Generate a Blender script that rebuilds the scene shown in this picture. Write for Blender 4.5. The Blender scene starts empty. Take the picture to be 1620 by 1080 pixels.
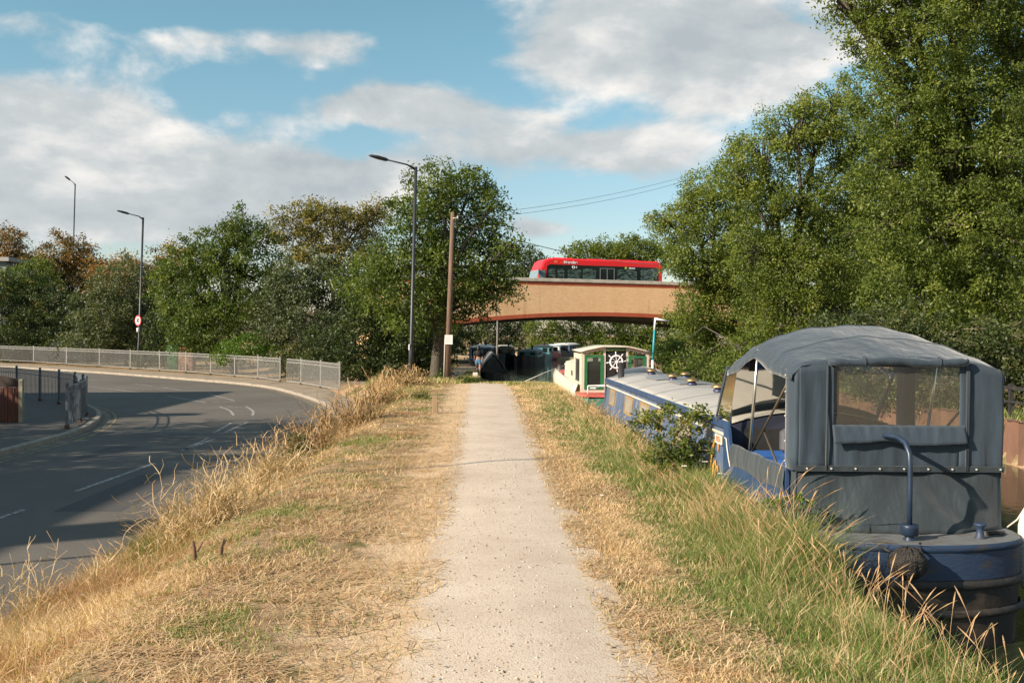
import bpy, math, random
import numpy as np
from mathutils import Matrix, Vector
R = math.radians
scene = bpy.context.scene
COL = scene.collection

# ------------------------------------------------------------------ camera
CAM_P = Vector((0, 0, 1.75))
CAM_R = (Matrix.Rotation(R(-1.746), 3, 'Z') @ Matrix.Rotation(R(90 - 0.44), 3, 'X') @ Matrix.Rotation(R(0.6), 3, 'Z'))
cd = bpy.data.cameras.new('camera'); cam = bpy.data.objects.new('camera', cd); COL.objects.link(cam)
cam.matrix_world = Matrix.Translation(CAM_P) @ CAM_R.to_4x4()
cd.lens = 35; cd.sensor_width = 36; cd.clip_end = 3000; cd.clip_start = 0.05
scene.camera = cam

def ray(px, py):
    return CAM_R @ Vector(((px - 810) / 1575, (540 - py) / 1575, -1))
def G(px, py, z=0.0):            # surveyed point on a level z
    d = ray(px, py); t = (z - 1.75) / d.z
    return (d.x * t, d.y * t)
def P(px, py, Y):                # surveyed point at a distance Y
    d = ray(px, py); t = Y / d.y
    return (d.x * t, 1.75 + d.z * t)

# ------------------------------------------------------------------ sun, sky
SUN_H = Vector((-0.883, -0.47)).normalized(); SUN_EL = R(27)
sv = Vector((SUN_H.x * math.cos(SUN_EL), SUN_H.y * math.cos(SUN_EL), math.sin(SUN_EL)))
sl = bpy.data.lights.new('sun', 'SUN'); sl.energy = 4.8; sl.angle = R(0.5); sl.color = (1.0, 0.855, 0.69)
so = bpy.data.objects.new('sun', sl); COL.objects.link(so)
so.rotation_euler = (-sv).to_track_quat('-Z', 'Y').to_euler()
so.location = (-30, -15, 30)

scene.view_settings.view_transform = 'Standard'; scene.view_settings.look = 'None'
scene.view_settings.gamma = 1; scene.view_settings.exposure = 0.86
try: scene.view_settings.use_curve_mapping = False
except Exception: pass
scene.render.engine = 'CYCLES'
scene.cycles.max_bounces = 6; scene.cycles.transparent_max_bounces = 12
scene.cycles.diffuse_bounces = 2; scene.cycles.glossy_bounces = 3; scene.cycles.transmission_bounces = 3
scene.cycles.use_denoising = True

W = bpy.data.worlds.new('World'); scene.world = W; W.use_nodes = True
nt = W.node_tree; nt.nodes.clear()
def N(t, **k):
    n = nt.nodes.new(t)
    for a, b in k.items(): setattr(n, a, b)
    return n
def M2(op, a, b=None, c=None):
    n = N('ShaderNodeMath', operation=op)
    for i, v in enumerate((a, b, c)):
        if v is None: continue
        if isinstance(v, (int, float)): n.inputs[i].default_value = v
        else: nt.links.new(v, n.inputs[i])
    return n.outputs[0]
sky = N('ShaderNodeTexSky'); sky.sky_type = 'NISHITA'; sky.sun_disc = False
sky.sun_elevation = SUN_EL; sky.sun_rotation = math.atan2(SUN_H.x, SUN_H.y); sky.air_density = 1.0; sky.dust_density = 0.6; sky.ozone_density = 1.4
tc = N('ShaderNodeTexCoord'); sep = N('ShaderNodeSeparateXYZ'); nt.links.new(tc.outputs['Generated'], sep.inputs[0])
X_, Y_, Z_ = sep.outputs
ym = M2('MAXIMUM', Y_, 0.08)
u_ = M2('DIVIDE', X_, ym); v_ = M2('DIVIDE', Z_, ym)
uv = N('ShaderNodeCombineXYZ'); nt.links.new(u_, uv.inputs[0]); nt.links.new(v_, uv.inputs[1])
zz = M2('ADD', Z_, 0.10)
def cloud_noise(off, scale, detail, seed):
    mp = N('ShaderNodeMapping'); nt.links.new(tc.outputs['Generated'], mp.inputs[0])
    mp.inputs['Scale'].default_value = (1, 1, 1.9); mp.inputs['Location'].default_value = (off[0] + seed, off[1], off[2])
    n = N('ShaderNodeTexNoise'); n.inputs['Scale'].default_value = scale; n.inputs['Detail'].default_value = detail
    n.inputs['Roughness'].default_value = 0.56; n.inputs['Distortion'].default_value = 0.15
    nt.links.new(mp.outputs[0], n.inputs['Vector']); return n.outputs['Fac']
BL = [(130, 235, 420, 118, .57), (-150, 200, 300, 180, .3), (510, 300, 240, 66, .60), (450, 75, 190, 50, .55), (330, 30, 90, 40, .12),
      (640, 168, 190, 34, .62), (1090, 55, 340, 85, .60), (1150, 145, 240, 50, .35), (880, 235, 250, 48, .66), (1060, 250, 110, 60, .5), (300, 330, 240, 60, .35),
      (20, 40, 140, 26, .28), (850, 358, 90, 26, .66), (170, 355, 200, 30, .55), (1250, 0, 300, 120, .3),
      (230, 25, 110, 30, -.40), (690, 60, 90, 70, -.55), (400, 150, 110, 30, -.30), (580, 225, 70, 28, -.42), (950, 330, 130, 28, -.40), (820, 150, 60, 26, -.2), (620, 20, 90, 30, -.3), (60, 110, 70, 16, -.12), (30, 372, 60, 16, -.2)]
tot = None
for (bx, by, rx, ry, am) in BL:
    s = N('ShaderNodeVectorMath', operation='SUBTRACT'); nt.links.new(uv.outputs[0], s.inputs[0])
    s.inputs[1].default_value = ((bx - 762) / 1575, (528 + (bx - 762) * .0105 - by) / 1575, 0)
    m = N('ShaderNodeVectorMath', operation='MULTIPLY'); nt.links.new(s.outputs[0], m.inputs[0]); m.inputs[1].default_value = (1575 / rx, 1575 / ry, 0)
    d = N('ShaderNodeVectorMath', operation='DOT_PRODUCT'); nt.links.new(m.outputs[0], d.inputs[0]); nt.links.new(m.outputs[0], d.inputs[1])
    e = M2('MULTIPLY', M2('EXPONENT', M2('MULTIPLY', d.outputs['Value'], -1)), am)
    tot = e if tot is None else M2('ADD', tot, e)
bk = N('ShaderNodeMapRange'); nt.links.new(Y_, bk.inputs[0]); bk.inputs[1].default_value = .25; bk.inputs[2].default_value = -.1; bk.inputs[3].default_value = 0; bk.inputs[4].default_value = .30  # extra unseen cloud behind the camera, added to make shadows less blue
tot = M2('ADD', tot, bk.outputs[0])
n1 = cloud_noise((0, 0, 0), 5.6, 10, 3.0)
n1b = cloud_noise((0.014, 0.0, -0.034), 5.6, 7, 3.0)
n2 = cloud_noise((0, 0, 0), 2.2, 4, 7.0)
dens = M2('ADD', M2('MULTIPLY', n1, 1.15), M2('MULTIPLY', tot, 0.62))
mr = N('ShaderNodeMapRange', interpolation_type='SMOOTHSTEP'); nt.links.new(dens, mr.inputs[0])
mr.inputs[1].default_value = 0.70; mr.inputs[2].default_value = 0.90
lit = M2('ADD', M2('MULTIPLY', M2('SUBTRACT', n1, n1b), 3.0), M2('ADD', 0.42, M2('MULTIPLY', M2('SUBTRACT', n2, 0.5), 1.5)))
thick = N('ShaderNodeMapRange'); nt.links.new(dens, thick.inputs[0]); thick.inputs[1].default_value = .8; thick.inputs[2].default_value = 1.25; thick.inputs[3].default_value = 0.16; thick.inputs[4].default_value = -0.08
lit2 = M2('ADD', lit, thick.outputs[0])
cr = N('ShaderNodeValToRGB'); nt.links.new(lit2, cr.inputs[0])
cr.color_ramp.elements[0].position = 0.1; cr.color_ramp.elements[0].color = (0.36, 0.405, 0.43, 1)
cr.color_ramp.elements[1].position = 0.95; cr.color_ramp.elements[1].color = (0.74, 0.72, 0.69, 1)
e_ = cr.color_ramp.elements.new(0.5); e_.color = (0.47, 0.50, 0.51, 1)
bgs = N('ShaderNodeBackground'); bgs.inputs[1].default_value = 0.084
tintn = N('ShaderNodeMix', data_type='RGBA', blend_type='MULTIPLY'); tintn.inputs[0].default_value = 1
nt.links.new(sky.outputs[0], tintn.inputs[6]); hz_ = N('ShaderNodeMapRange'); nt.links.new(Z_, hz_.inputs[0]); hz_.inputs[1].default_value = 0.0; hz_.inputs[2].default_value = 0.28
hc_ = N('ShaderNodeMix', data_type='RGBA'); nt.links.new(hz_.outputs[0], hc_.inputs[0]); hc_.inputs[6].default_value = (0.98, 0.88, 0.92, 1); hc_.inputs[7].default_value = (0.86, 1.10, 0.95, 1)
nt.links.new(hc_.outputs[2], tintn.inputs[7])
nt.links.new(tintn.outputs[2], bgs.inputs[0])
bgc = N('ShaderNodeBackground'); bgc.inputs[1].default_value = 0.72; nt.links.new(cr.outputs[0], bgc.inputs[0])
ms = N('ShaderNodeMixShader'); nt.links.new(mr.outputs[0], ms.inputs[0]); nt.links.new(bgs.outputs[0], ms.inputs[1]); nt.links.new(bgc.outputs[0], ms.inputs[2])
wo = N('ShaderNodeOutputWorld'); nt.links.new(ms.outputs[0], wo.inputs[0])

# ------------------------------------------------------------------ materials
MATS = {}
def mat(name, col, rough=0.7, var=0.0, vscale=4.0, col2=None, bump=0.0, bscale=30.0, metal=0.0, spec=0.5, stretch=None, lo=0.35, hi=0.65, detail=6, rvar=0.0):
    if name in MATS: return MATS[name]
    m = bpy.data.materials.new(name); m.use_nodes = True; t = m.node_tree; b = t.nodes['Principled BSDF']
    b.inputs['Roughness'].default_value = rough; b.inputs['Metallic'].default_value = metal
    b.inputs['Specular IOR Level'].default_value = spec
    c = tuple(col) + (1,)
    b.inputs['Base Color'].default_value = c
    tcn = t.nodes.new('ShaderNodeTexCoord'); mp = t.nodes.new('ShaderNodeMapping'); t.links.new(tcn.outputs['Object'], mp.inputs[0])
    if stretch: mp.inputs['Scale'].default_value = stretch
    if col2 is None and var > 0: col2 = tuple(x * (1 - var) for x in col)
    if col2 is not None:
        n = t.nodes.new('ShaderNodeTexNoise'); n.inputs['Scale'].default_value = vscale; n.inputs['Detail'].default_value = detail; n.inputs['Roughness'].default_value = .65
        t.links.new(mp.outputs[0], n.inputs['Vector'])
        r = t.nodes.new('ShaderNodeValToRGB'); r.color_ramp.elements[0].position = lo; r.color_ramp.elements[1].position = hi
        r.color_ramp.elements[0].color = tuple(col2) + (1,); r.color_ramp.elements[1].color = c
        t.links.new(n.outputs['Fac'], r.inputs[0]); t.links.new(r.outputs[0], b.inputs['Base Color'])
        if rvar:
            mrr = t.nodes.new('ShaderNodeMapRange'); mrr.inputs[3].default_value = rough + rvar; mrr.inputs[4].default_value = max(.05, rough - rvar)
            t.links.new(n.outputs['Fac'], mrr.inputs[0]); t.links.new(mrr.outputs[0], b.inputs['Roughness'])
    if bump > 0:
        n = t.nodes.new('ShaderNodeTexNoise'); n.inputs['Scale'].default_value = bscale; n.inputs['Detail'].default_value = 5
        t.links.new(mp.outputs[0], n.inputs['Vector'])
        bp = t.nodes.new('ShaderNodeBump'); bp.inputs['Strength'].default_value = min(1, bump); bp.inputs['Distance'].default_value = 0.02 * max(1, bump)
        t.links.new(n.outputs['Fac'], bp.inputs['Height']); t.links.new(bp.outputs[0], b.inputs['Normal'])
    MATS[name] = m; return m

def leafmat(name, stops, trans=0.3, rough=0.5):
    m = bpy.data.materials.new(name); m.use_nodes = True; t = m.node_tree; b = t.nodes['Principled BSDF']
    a = t.nodes.new('ShaderNodeAttribute'); a.attribute_name = 'tint'
    r = t.nodes.new('ShaderNodeValToRGB')
    els = r.color_ramp.elements
    els[0].position = stops[0][0]; els[0].color = tuple(stops[0][1]) + (1,)
    els[1].position = stops[-1][0]; els[1].color = tuple(stops[-1][1]) + (1,)
    for p, c in stops[1:-1]:
        e = els.new(p); e.color = tuple(c) + (1,)
    t.links.new(a.outputs['Fac'], r.inputs[0]); t.links.new(r.outputs[0], b.inputs['Base Color'])
    b.inputs['Roughness'].default_value = rough; b.inputs['Specular IOR Level'].default_value = 0.35
    tr = t.nodes.new('ShaderNodeBsdfTranslucent')
    mul = t.nodes.new('ShaderNodeMix'); mul.data_type = 'RGBA'; mul.blend_type = 'MULTIPLY'; mul.inputs[0].default_value = 1
    t.links.new(r.outputs[0], mul.inputs[6]); mul.inputs[7].default_value = (1.3, 1.5, 0.6, 1)
    t.links.new(mul.outputs[2], tr.inputs[0])
    mx = t.nodes.new('ShaderNodeMixShader'); mx.inputs[0].default_value = trans
    t.links.new(b.outputs[0], mx.inputs[1]); t.links.new(tr.outputs[0], mx.inputs[2])
    t.links.new(mx.outputs[0], t.nodes['Material Output'].inputs[0])
    return m

def glassmat(name, tint, haze=0.12, alpha=0.75, hazecol=(0.5, 0.48, 0.42)):
    m = bpy.data.materials.new(name); m.use_nodes = True; t = m.node_tree; t.nodes.clear()
    o = t.nodes.new('ShaderNodeOutputMaterial'); tr = t.nodes.new('ShaderNodeBsdfTransparent'); tr.inputs[0].default_value = tuple(tint) + (1,)
    gl = t.nodes.new('ShaderNodeBsdfGlossy'); gl.inputs['Roughness'].default_value = 0.08; gl.inputs[0].default_value = (.9, .9, .9, 1)
    df = t.nodes.new('ShaderNodeBsdfDiffuse'); df.inputs[0].default_value = tuple(hazecol) + (1,)
    a = t.nodes.new('ShaderNodeMixShader'); a.inputs[0].default_value = haze; t.links.new(tr.outputs[0], a.inputs[1]); t.links.new(df.outputs[0], a.inputs[2])
    fr = t.nodes.new('ShaderNodeFresnel'); fr.inputs[0].default_value = 1.45
    b = t.nodes.new('ShaderNodeMixShader'); t.links.new(fr.outputs[0], b.inputs[0]); t.links.new(a.outputs[0], b.inputs[1]); t.links.new(gl.outputs[0], b.inputs[2])
    t.links.new(b.outputs[0], o.inputs[0]); return m

# ------------------------------------------------------------------ mesh helpers
def link_part(o, parent):
    COL.objects.link(o)
    if parent is not None:
        o.parent = parent
        if parent.type == 'EMPTY':
            o.matrix_parent_inverse = Matrix.Translation(-parent.location)
    return o
class MB:
    def __init__(s, M=None): s.v = []; s.f = []; s.sm = []; s.M = M
    def pt(s, p):
        if s.M is not None: p = s.M @ Vector(p)
        s.v.append((p[0], p[1], p[2])); return len(s.v) - 1
    def face(s, ids, sm=False): s.f.append(tuple(ids)); s.sm.append(sm)
    def poly(s, pts, sm=False): s.face([s.pt(p) for p in pts], sm)
    def box(s, a, b, bev=0.0, rz=0.0):
        cx, cy, cz = [(a[i] + b[i]) / 2 for i in range(3)]; h = [abs(b[i] - a[i]) / 2 for i in range(3)]
        c_, s_ = math.cos(rz), math.sin(rz)
        def tr(x, y, z): return (cx + x * c_ - y * s_, cy + x * s_ + y * c_, cz + z)
        if bev <= 0:
            q = [s.pt(tr(sx * h[0], sy * h[1], sz * h[2])) for sz in (-1, 1) for (sx, sy) in ((-1, -1), (1, -1), (1, 1), (-1, 1))]
            for f in ((3, 2, 1, 0), (4, 5, 6, 7), (0, 1, 5, 4), (1, 2, 6, 5), (2, 3, 7, 6), (3, 0, 4, 7)): s.face([q[i] for i in f])
            return
        b_ = min(bev, min(h) * .9)
        rings = []
        for (zz_, ins) in ((-h[2], b_), (-h[2] + b_, 0), (h[2] - b_, 0), (h[2], b_)):
            x, y = h[0] - ins, h[1] - ins; k = b_ * .6 if ins == 0 else b_ * .3
            rings.append([s.pt(tr(*p, zz_)) for p in ((-x + k, -y), (x - k, -y), (x, -y + k), (x, y - k), (x - k, y), (-x + k, y), (-x, y - k), (-x, -y + k))])
        for r0, r1 in zip(rings, rings[1:]):
            for i in range(8): j = (i + 1) % 8; s.face((r0[i], r0[j], r1[j], r1[i]))
        s.face(rings[0][::-1]); s.face(rings[-1])
    def tube(s, pts, rad, n=8, cap=True, sm=True):
        pts = [Vector(p) for p in pts]
        if not isinstance(rad, (list, tuple)): rad = [rad] * len(pts)
        prev = None; up = None
        for i, p in enumerate(pts):
            d = (pts[min(i + 1, len(pts) - 1)] - pts[max(i - 1, 0)])
            if d.length < 1e-9: d = Vector((0, 0, 1))
            d.normalize()
            if up is None: up = Vector((0, 0, 1)) if abs(d.z) < .9 else Vector((1, 0, 0))
            a = d.cross(up); 
            if a.length < 1e-4: a = d.cross(Vector((0, 1, 0)))
            a.normalize(); b = a.cross(d); up = b
            ring = [s.pt(p + (a * math.cos(2 * math.pi * k / n) + b * math.sin(2 * math.pi * k / n)) * rad[i]) for k in range(n)]
            if prev:
                for k in range(n): j = (k + 1) % n; s.face((prev[k], prev[j], ring[j], ring[k]), sm)
            elif cap: s.face(ring[::-1])
            prev = ring
        if cap: s.face(prev)
    def lathe(s, c, prof, n=16, sm=True):
        prev = None
        for (r, z) in prof:
            ring = [s.pt((c[0] + r * math.cos(2 * math.pi * k / n), c[1] + r * math.sin(2 * math.pi * k / n), c[2] + z)) for k in range(n)]
            if prev:
                for k in range(n): j = (k + 1) % n; s.face((prev[k], prev[j], ring[j], ring[k]), sm)
            prev = ring
        s.face(prev)
    def grid(s, rows, sm=True, closed=False):
        ids = [[s.pt(p) for p in r] for r in rows]
        for a, b in zip(ids, ids[1:]):
            m = len(a)
            for i in range(m if closed else m - 1): j = (i + 1) % m; s.face((a[i], a[j], b[j], b[i]), sm)
        return ids
    def prism(s, pts, axis, a, b):   # 2-D outline extruded along an axis ('x','y','z')
        def mk(p, w): return {'x': (w, p[0], p[1]), 'y': (p[0], w, p[1]), 'z': (p[0], p[1], w)}[axis]
        A = [s.pt(mk(p, a)) for p in pts]; B = [s.pt(mk(p, b)) for p in pts]; n = len(pts)
        s.face(A[::-1]); s.face(B)
        for i in range(n): j = (i + 1) % n; s.face((A[i], A[j], B[j], B[i]))
    def torus(s, c, Rr, r, ax1, ax2, n=24, m=6, a0=0, a1=2 * math.pi):
        c = Vector(c); ax1 = Vector(ax1).normalized(); ax2 = Vector(ax2).normalized()
        full = abs(a1 - a0 - 2 * math.pi) < 1e-6
        s.tube([c + (ax1 * math.cos(a0 + (a1 - a0) * i / n) + ax2 * math.sin(a0 + (a1 - a0) * i / n)) * Rr for i in range(n + 1)], r, m, cap=not full)
    def build(s, name, mt, parent=None, thick=0, weld=False):
        me = bpy.data.meshes.new(name); me.from_pydata(s.v, [], s.f); me.polygons.foreach_set('use_smooth', s.sm)
        if not isinstance(mt, (list, tuple)): mt = [mt]
        for q in mt: me.materials.append(q)
        me.update()
        import bmesh
        bm = bmesh.new(); bm.from_mesh(me)
        if weld: bmesh.ops.remove_doubles(bm, verts=bm.verts, dist=1e-4)
        bmesh.ops.recalc_face_normals(bm, faces=bm.faces); bm.to_mesh(me); bm.free()
        o = bpy.data.objects.new(name, me)
        if thick:
            md = o.modifiers.new('thickness', 'SOLIDIFY'); md.thickness = thick; md.offset = 0
        return link_part(o, parent)

def thing(name, label, cat, loc=(0, 0, 0), group=None):
    o = bpy.data.objects.new(name, None); COL.objects.link(o); o.location = loc; o.empty_display_size = .2
    o['label'] = label; o['category'] = cat
    if group: o['group'] = group
    return o
def tag(o, label=None, cat=None, group=None, kind=None):
    if label: o['label'] = label
    if cat: o['category'] = cat
    if group: o['group'] = group
    if kind: o['kind'] = kind
    return o

def fast_mesh(name, verts, loops, starts, mt, tint=None, parent=None, smooth=False):
    me = bpy.data.meshes.new(name)
    me.vertices.add(len(verts)); me.vertices.foreach_set('co', np.ascontiguousarray(verts, dtype=np.float32).ravel())
    me.loops.add(len(loops)); me.loops.foreach_set('vertex_index', loops.astype(np.int32))
    me.polygons.add(len(starts)); me.polygons.foreach_set('loop_start', starts.astype(np.int32))
    if tint is not None:
        a = me.attributes.new('tint', 'FLOAT', 'FACE'); a.data.foreach_set('value', tint.astype(np.float32))
    me.materials.append(mt); me.update(calc_edges=True)
    if smooth: me.polygons.foreach_set('use_smooth', [True] * len(starts))
    o = bpy.data.objects.new(name, me)
    return link_part(o, parent)

def quads(name, v4, mt, tint, parent=None):
    n = len(v4); return fast_mesh(name, v4.reshape(-1, 3), np.arange(4 * n), np.arange(n) * 4, mt, tint, parent)

def text_mb(name, txt, size, M, mt, parent, depth=0.002, bold=0.0, align='CENTER'):
    cu = bpy.data.curves.new(name, 'FONT'); cu.body = txt; cu.size = size; cu.extrude = depth; cu.offset = bold; cu.align_x = align; cu.align_y = 'CENTER'
    ob = bpy.data.objects.new(name + '_tmp', cu); COL.objects.link(ob)
    dg = bpy.context.evaluated_depsgraph_get(); me = bpy.data.meshes.new_from_object(ob.evaluated_get(dg))
    me.transform(M); me.materials.clear(); me.materials.append(mt)
    bpy.data.objects.remove(ob); o = bpy.data.objects.new(name, me); return link_part(o, parent)

rng = np.random.default_rng(11); random.seed(5)
def vnoise(x, y, scale, seed):
    rs = np.random.default_rng(seed); L = rs.random((128, 128))
    u = np.asarray(x) / scale + 40.3; v = np.asarray(y) / scale + 17.7
    i = np.floor(u).astype(int); j = np.floor(v).astype(int); fu = u - i; fv = v - j
    fu = fu * fu * (3 - 2 * fu); fv = fv * fv * (3 - 2 * fv)
    g = lambda a, b: L[a % 128, b % 128]
    return (g(i, j) * (1 - fu) + g(i + 1, j) * fu) * (1 - fv) + (g(i, j + 1) * (1 - fu) + g(i + 1, j + 1) * fu) * fv
def fbm(x, y, scale, seed, oct=3):
    t = 0; a = 1; s = 0
    for k in range(oct): t = t + a * vnoise(x, y, scale / 2 ** k, seed + k); s += a; a *= .5
    return t / s
def sstep(a, b, x):
    t = np.clip((np.asarray(x, float) - a) / (b - a), 0, 1); return t * t * (3 - 2 * t)

# ------------------------------------------------------------------ terrain
WATER = -0.85; ROADZ = -0.75
def lbank(Y):
    Y = np.asarray(Y, float)
    b = 2.60 + np.clip(9 - Y, 0, 20) * 0.02
    b = b + sstep(34, 54, Y) * (-2.75) + sstep(54, 100, Y) * (-1.2) + sstep(100, 150, Y) * (-14)
    return b
def rbank(Y):
    Y = np.asarray(Y, float); return 11.0 - sstep(75, 112, Y) * 4 - sstep(108, 150, Y) * 14
def pathc(Y):
    Y = np.asarray(Y, float)
    return 0.25 - sstep(34, 45, Y) * 2.1 + sstep(48, 75, Y) * 0.9 - sstep(95, 140, Y) * 12
def pathz(Y): return -0.62 * sstep(33, 47, Y)
BO = np.array((8.32, 78.0)); BU = np.array((math.cos(R(15)), math.sin(R(15)))); BV = np.array((-BU[1], BU[0]))
def zland(X, Y):
    X = np.asarray(X, float); Y = np.asarray(Y, float)
    p = pathz(Y)
    lb = lbank(Y); rb = rbank(Y)
    z = p + 0 * X
    kk = np.clip(Y - 32, 0, 60) * .35
    slope = sstep(0, 1, (-X - 1.9 - kk) / 1.85)
    z = z + (-0.81 - p) * slope
    # gentle fall toward the bank, then the drop
    fall = sstep(-1.3, 0.0, X - lb) * (X > 0.9) * (Y < 36)
    z = z - .20 * fall
    inw = sstep(-0.05, 0.55, X - lb) * (1 - sstep(-0.45, -0.02, X - rb))
    z = z * (1 - inw) + (-1.9) * inw
    z = z + 0.07 * (fbm(X, Y, 1.1, 77) - .5) * (np.abs(X - pathc(Y)) > .8)
    # ramps that carry the road up to the bridge
    s = (X - BO[0]) * BU[0] + (Y - BO[1]) * BU[1]; w = (X - BO[0]) * BV[0] + (Y - BO[1]) * BV[1] - 6
    prof = np.clip(1 - (np.abs(w) - 7.5) / 8, 0, 1)
    emb = sstep(20, 34, s)
    z = z + emb * prof * 5.3 + 5.2 * sstep(84, 97, Y) * sstep(14, 24, -X)
    return z
xs = np.concatenate([-np.geomspace(900, 16, 22), np.arange(-15, -5, .6), np.arange(-5, 5.2, .12), np.arange(5.2, 16, .5), np.geomspace(16, 900, 22)])
ys = np.concatenate([np.arange(-30, 0, 3), np.arange(0, 30, .3), np.arange(30, 70, .6), np.arange(70, 160, 1.5), np.geomspace(160, 2200, 14)])
xs = np.unique(np.round(xs, 3)); ys = np.unique(np.round(ys, 3))
GX, GY = np.meshgrid(xs, ys); GZ = zland(GX, GY)
V = np.stack([GX, GY, GZ], -1).reshape(-1, 3); nx = len(xs); ny = len(ys)
ii, jj = np.meshgrid(np.arange(nx - 1), np.arange(ny - 1)); a = (jj * nx + ii).ravel()
lo_ = np.stack([a, a + 1, a + 1 + nx, a + nx], 1).ravel()
# ground material: straw litter, bare earth, green patches
mg = bpy.data.materials.new('dry_verge_soil'); mg.use_nodes = True; t = mg.node_tree; b = t.nodes['Principled BSDF']; b.inputs['Roughness'].default_value = .95; b.inputs['Specular IOR Level'].default_value = .1
def tn(t, ty, **k):
    n = t.nodes.new(ty)
    for q, w in k.items(): setattr(n, q, w)
    return n
tco = tn(t, 'ShaderNodeTexCoord')
def tnoise(t, src, sc, det=6, rough=.65):
    n = tn(t, 'ShaderNodeTexNoise'); n.inputs['Scale'].default_value = sc; n.inputs['Detail'].default_value = det; n.inputs['Roughness'].default_value = rough
    t.links.new(src, n.inputs['Vector']); return n.outputs['Fac']
def tramp(t, src, p0, c0, p1, c1):
    r = tn(t, 'ShaderNodeValToRGB'); r.color_ramp.elements[0].position = p0; r.color_ramp.elements[0].color = tuple(c0) + (1,); r.color_ramp.elements[1].position = p1; r.color_ramp.elements[1].color = tuple(c1) + (1,)
    t.links.new(src, r.inputs[0]); return r.outputs[0]
def tmix(t, f, a, b_, bt='MIX'):
    n = tn(t, 'ShaderNodeMix'); n.data_type = 'RGBA'; n.blend_type = bt
    if isinstance(f, float): n.inputs[0].default_value = f
    else: t.links.new(f, n.inputs[0])
    for i, v in ((6, a), (7, b_)):
        if isinstance(v, tuple): n.inputs[i].default_value = v + (1,)
        else: t.links.new(v, n.inputs[i])
    return n.outputs[2]
oc = tco.outputs['Object']
base = tramp(t, tnoise(t, oc, 9, 8), .35, (.36, .23, .135), .65, (.68, .49, .31))
fine = tramp(t, tnoise(t, oc, 90, 4), .3, (.45, .42, .36), .7, (1, 1, 1))
base = tmix(t, 1.0, base, fine, 'MULTIPLY')
gm = tramp(t, tnoise(t, oc, .8, 5), .50, (0, 0, 0), .62, (1, 1, 1))
base = tmix(t, gm, base, tramp(t, tnoise(t, oc, 30, 4), .3, (.06, .075, .02), .7, (.20, .19, .07)))
sx_ = tn(t, 'ShaderNodeSeparateXYZ'); t.links.new(oc, sx_.inputs[0])
def tm(op, a, b_):
    n = tn(t, 'ShaderNodeMath', operation=op)
    for i, v in enumerate((a, b_)):
        if isinstance(v, (int, float)): n.inputs[i].default_value = v
        else: t.links.new(v, n.inputs[i])
    return n.outputs[0]
dx_ = tm('ADD', tm('ABSOLUTE', tm('SUBTRACT', sx_.outputs[0], -.05), 0), tm('MULTIPLY', tm('SUBTRACT', tnoise(t, oc, 2.2, 5), .5), 1.6))
bare = tramp(t, dx_, .75, (1, 1, 1), 1.45, (0, 0, 0))
base = tmix(t, bare, base, tramp(t, tnoise(t, oc, 14, 6), .3, (.55, .385, .235), .7, (.70, .52, .345)))
t.links.new(base, b.inputs['Base Color'])
bp = tn(t, 'ShaderNodeBump'); bp.inputs['Strength'].default_value = .8; bp.inputs['Distance'].default_value = .03; t.links.new(tnoise(t, oc, 45, 6), bp.inputs['Height']); t.links.new(bp.outputs[0], b.inputs['Normal'])
gr = fast_mesh('ground', V, lo_, np.arange(len(a)) * 4, mg, None, None, True); tag(gr, 'dry grassy ground beside path and road', None, None, 'structure')

# water
mw = bpy.data.materials.new('canal_water'); mw.use_nodes = True; t = mw.node_tree; b = t.nodes['Principled BSDF']
b.inputs['Base Color'].default_value = (.022, .028, .014, 1); b.inputs['Roughness'].default_value = .04; b.inputs['IOR'].default_value = 1.33
tco = tn(t, 'ShaderNodeTexCoord'); mp = tn(t, 'ShaderNodeMapping'); mp.inputs['Scale'].default_value = (1, .6, 1); t.links.new(tco.outputs['Object'], mp.inputs[0])
bp = tn(t, 'ShaderNodeBump'); bp.inputs['Strength'].default_value = .25; bp.inputs['Distance'].default_value = .02; t.links.new(tnoise(t, mp.outputs[0], 3.0, 4), bp.inputs['Height']); t.links.new(bp.outputs[0], b.inputs['Normal'])
m = MB(); wy = list(np.arange(-20, 160, 4.0)); m.grid([[(float(lbank(y)) - .3, y, WATER), (float(rbank(y)) + .6, y, WATER)] for y in wy], False)
tag(m.build('water', mw), 'dark canal water', None, None, 'structure')

# towpath: pale crushed stone strip with ragged edges
mpth = bpy.data.materials.new('crushed_stone'); mpth.use_nodes = True; t = mpth.node_tree; b = t.nodes['Principled BSDF']; b.inputs['Roughness'].default_value = .95; b.inputs['Specular IOR Level'].default_value = .1
tco = tn(t, 'ShaderNodeTexCoord'); oc = tco.outputs['Object']
c1 = tramp(t, tnoise(t, oc, 1.6, 6), .3, (.58, .485, .395), .7, (.67, .585, .49))
vo = tn(t, 'ShaderNodeTexVoronoi'); vo.inputs['Scale'].default_value = 85; t.links.new(oc, vo.inputs['Vector'])
c2 = tramp(t, vo.outputs['Distance'], .05, (1.0, 1.0, 1.0), .85, (.86, .83, .80))
vo2 = tn(t, 'ShaderNodeTexVoronoi'); vo2.inputs['Scale'].default_value = 85; t.links.new(oc, vo2.inputs['Vector'])
hs = tn(t, 'ShaderNodeSeparateColor'); t.links.new(vo2.outputs['Color'], hs.inputs[0])
c3 = tramp(t, hs.outputs[0], .0, (.78, .74, .70), .25, (1, 1, 1))
sx_ = tn(t, 'ShaderNodeSeparateXYZ'); t.links.new(oc, sx_.inputs[0])
dx_ = tm('ADD', tm('ABSOLUTE', tm('SUBTRACT', sx_.outputs[0], .27), 0), tm('MULTIPLY', tm('SUBTRACT', tnoise(t, oc, 3.0, 6), .5), .55))
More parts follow.
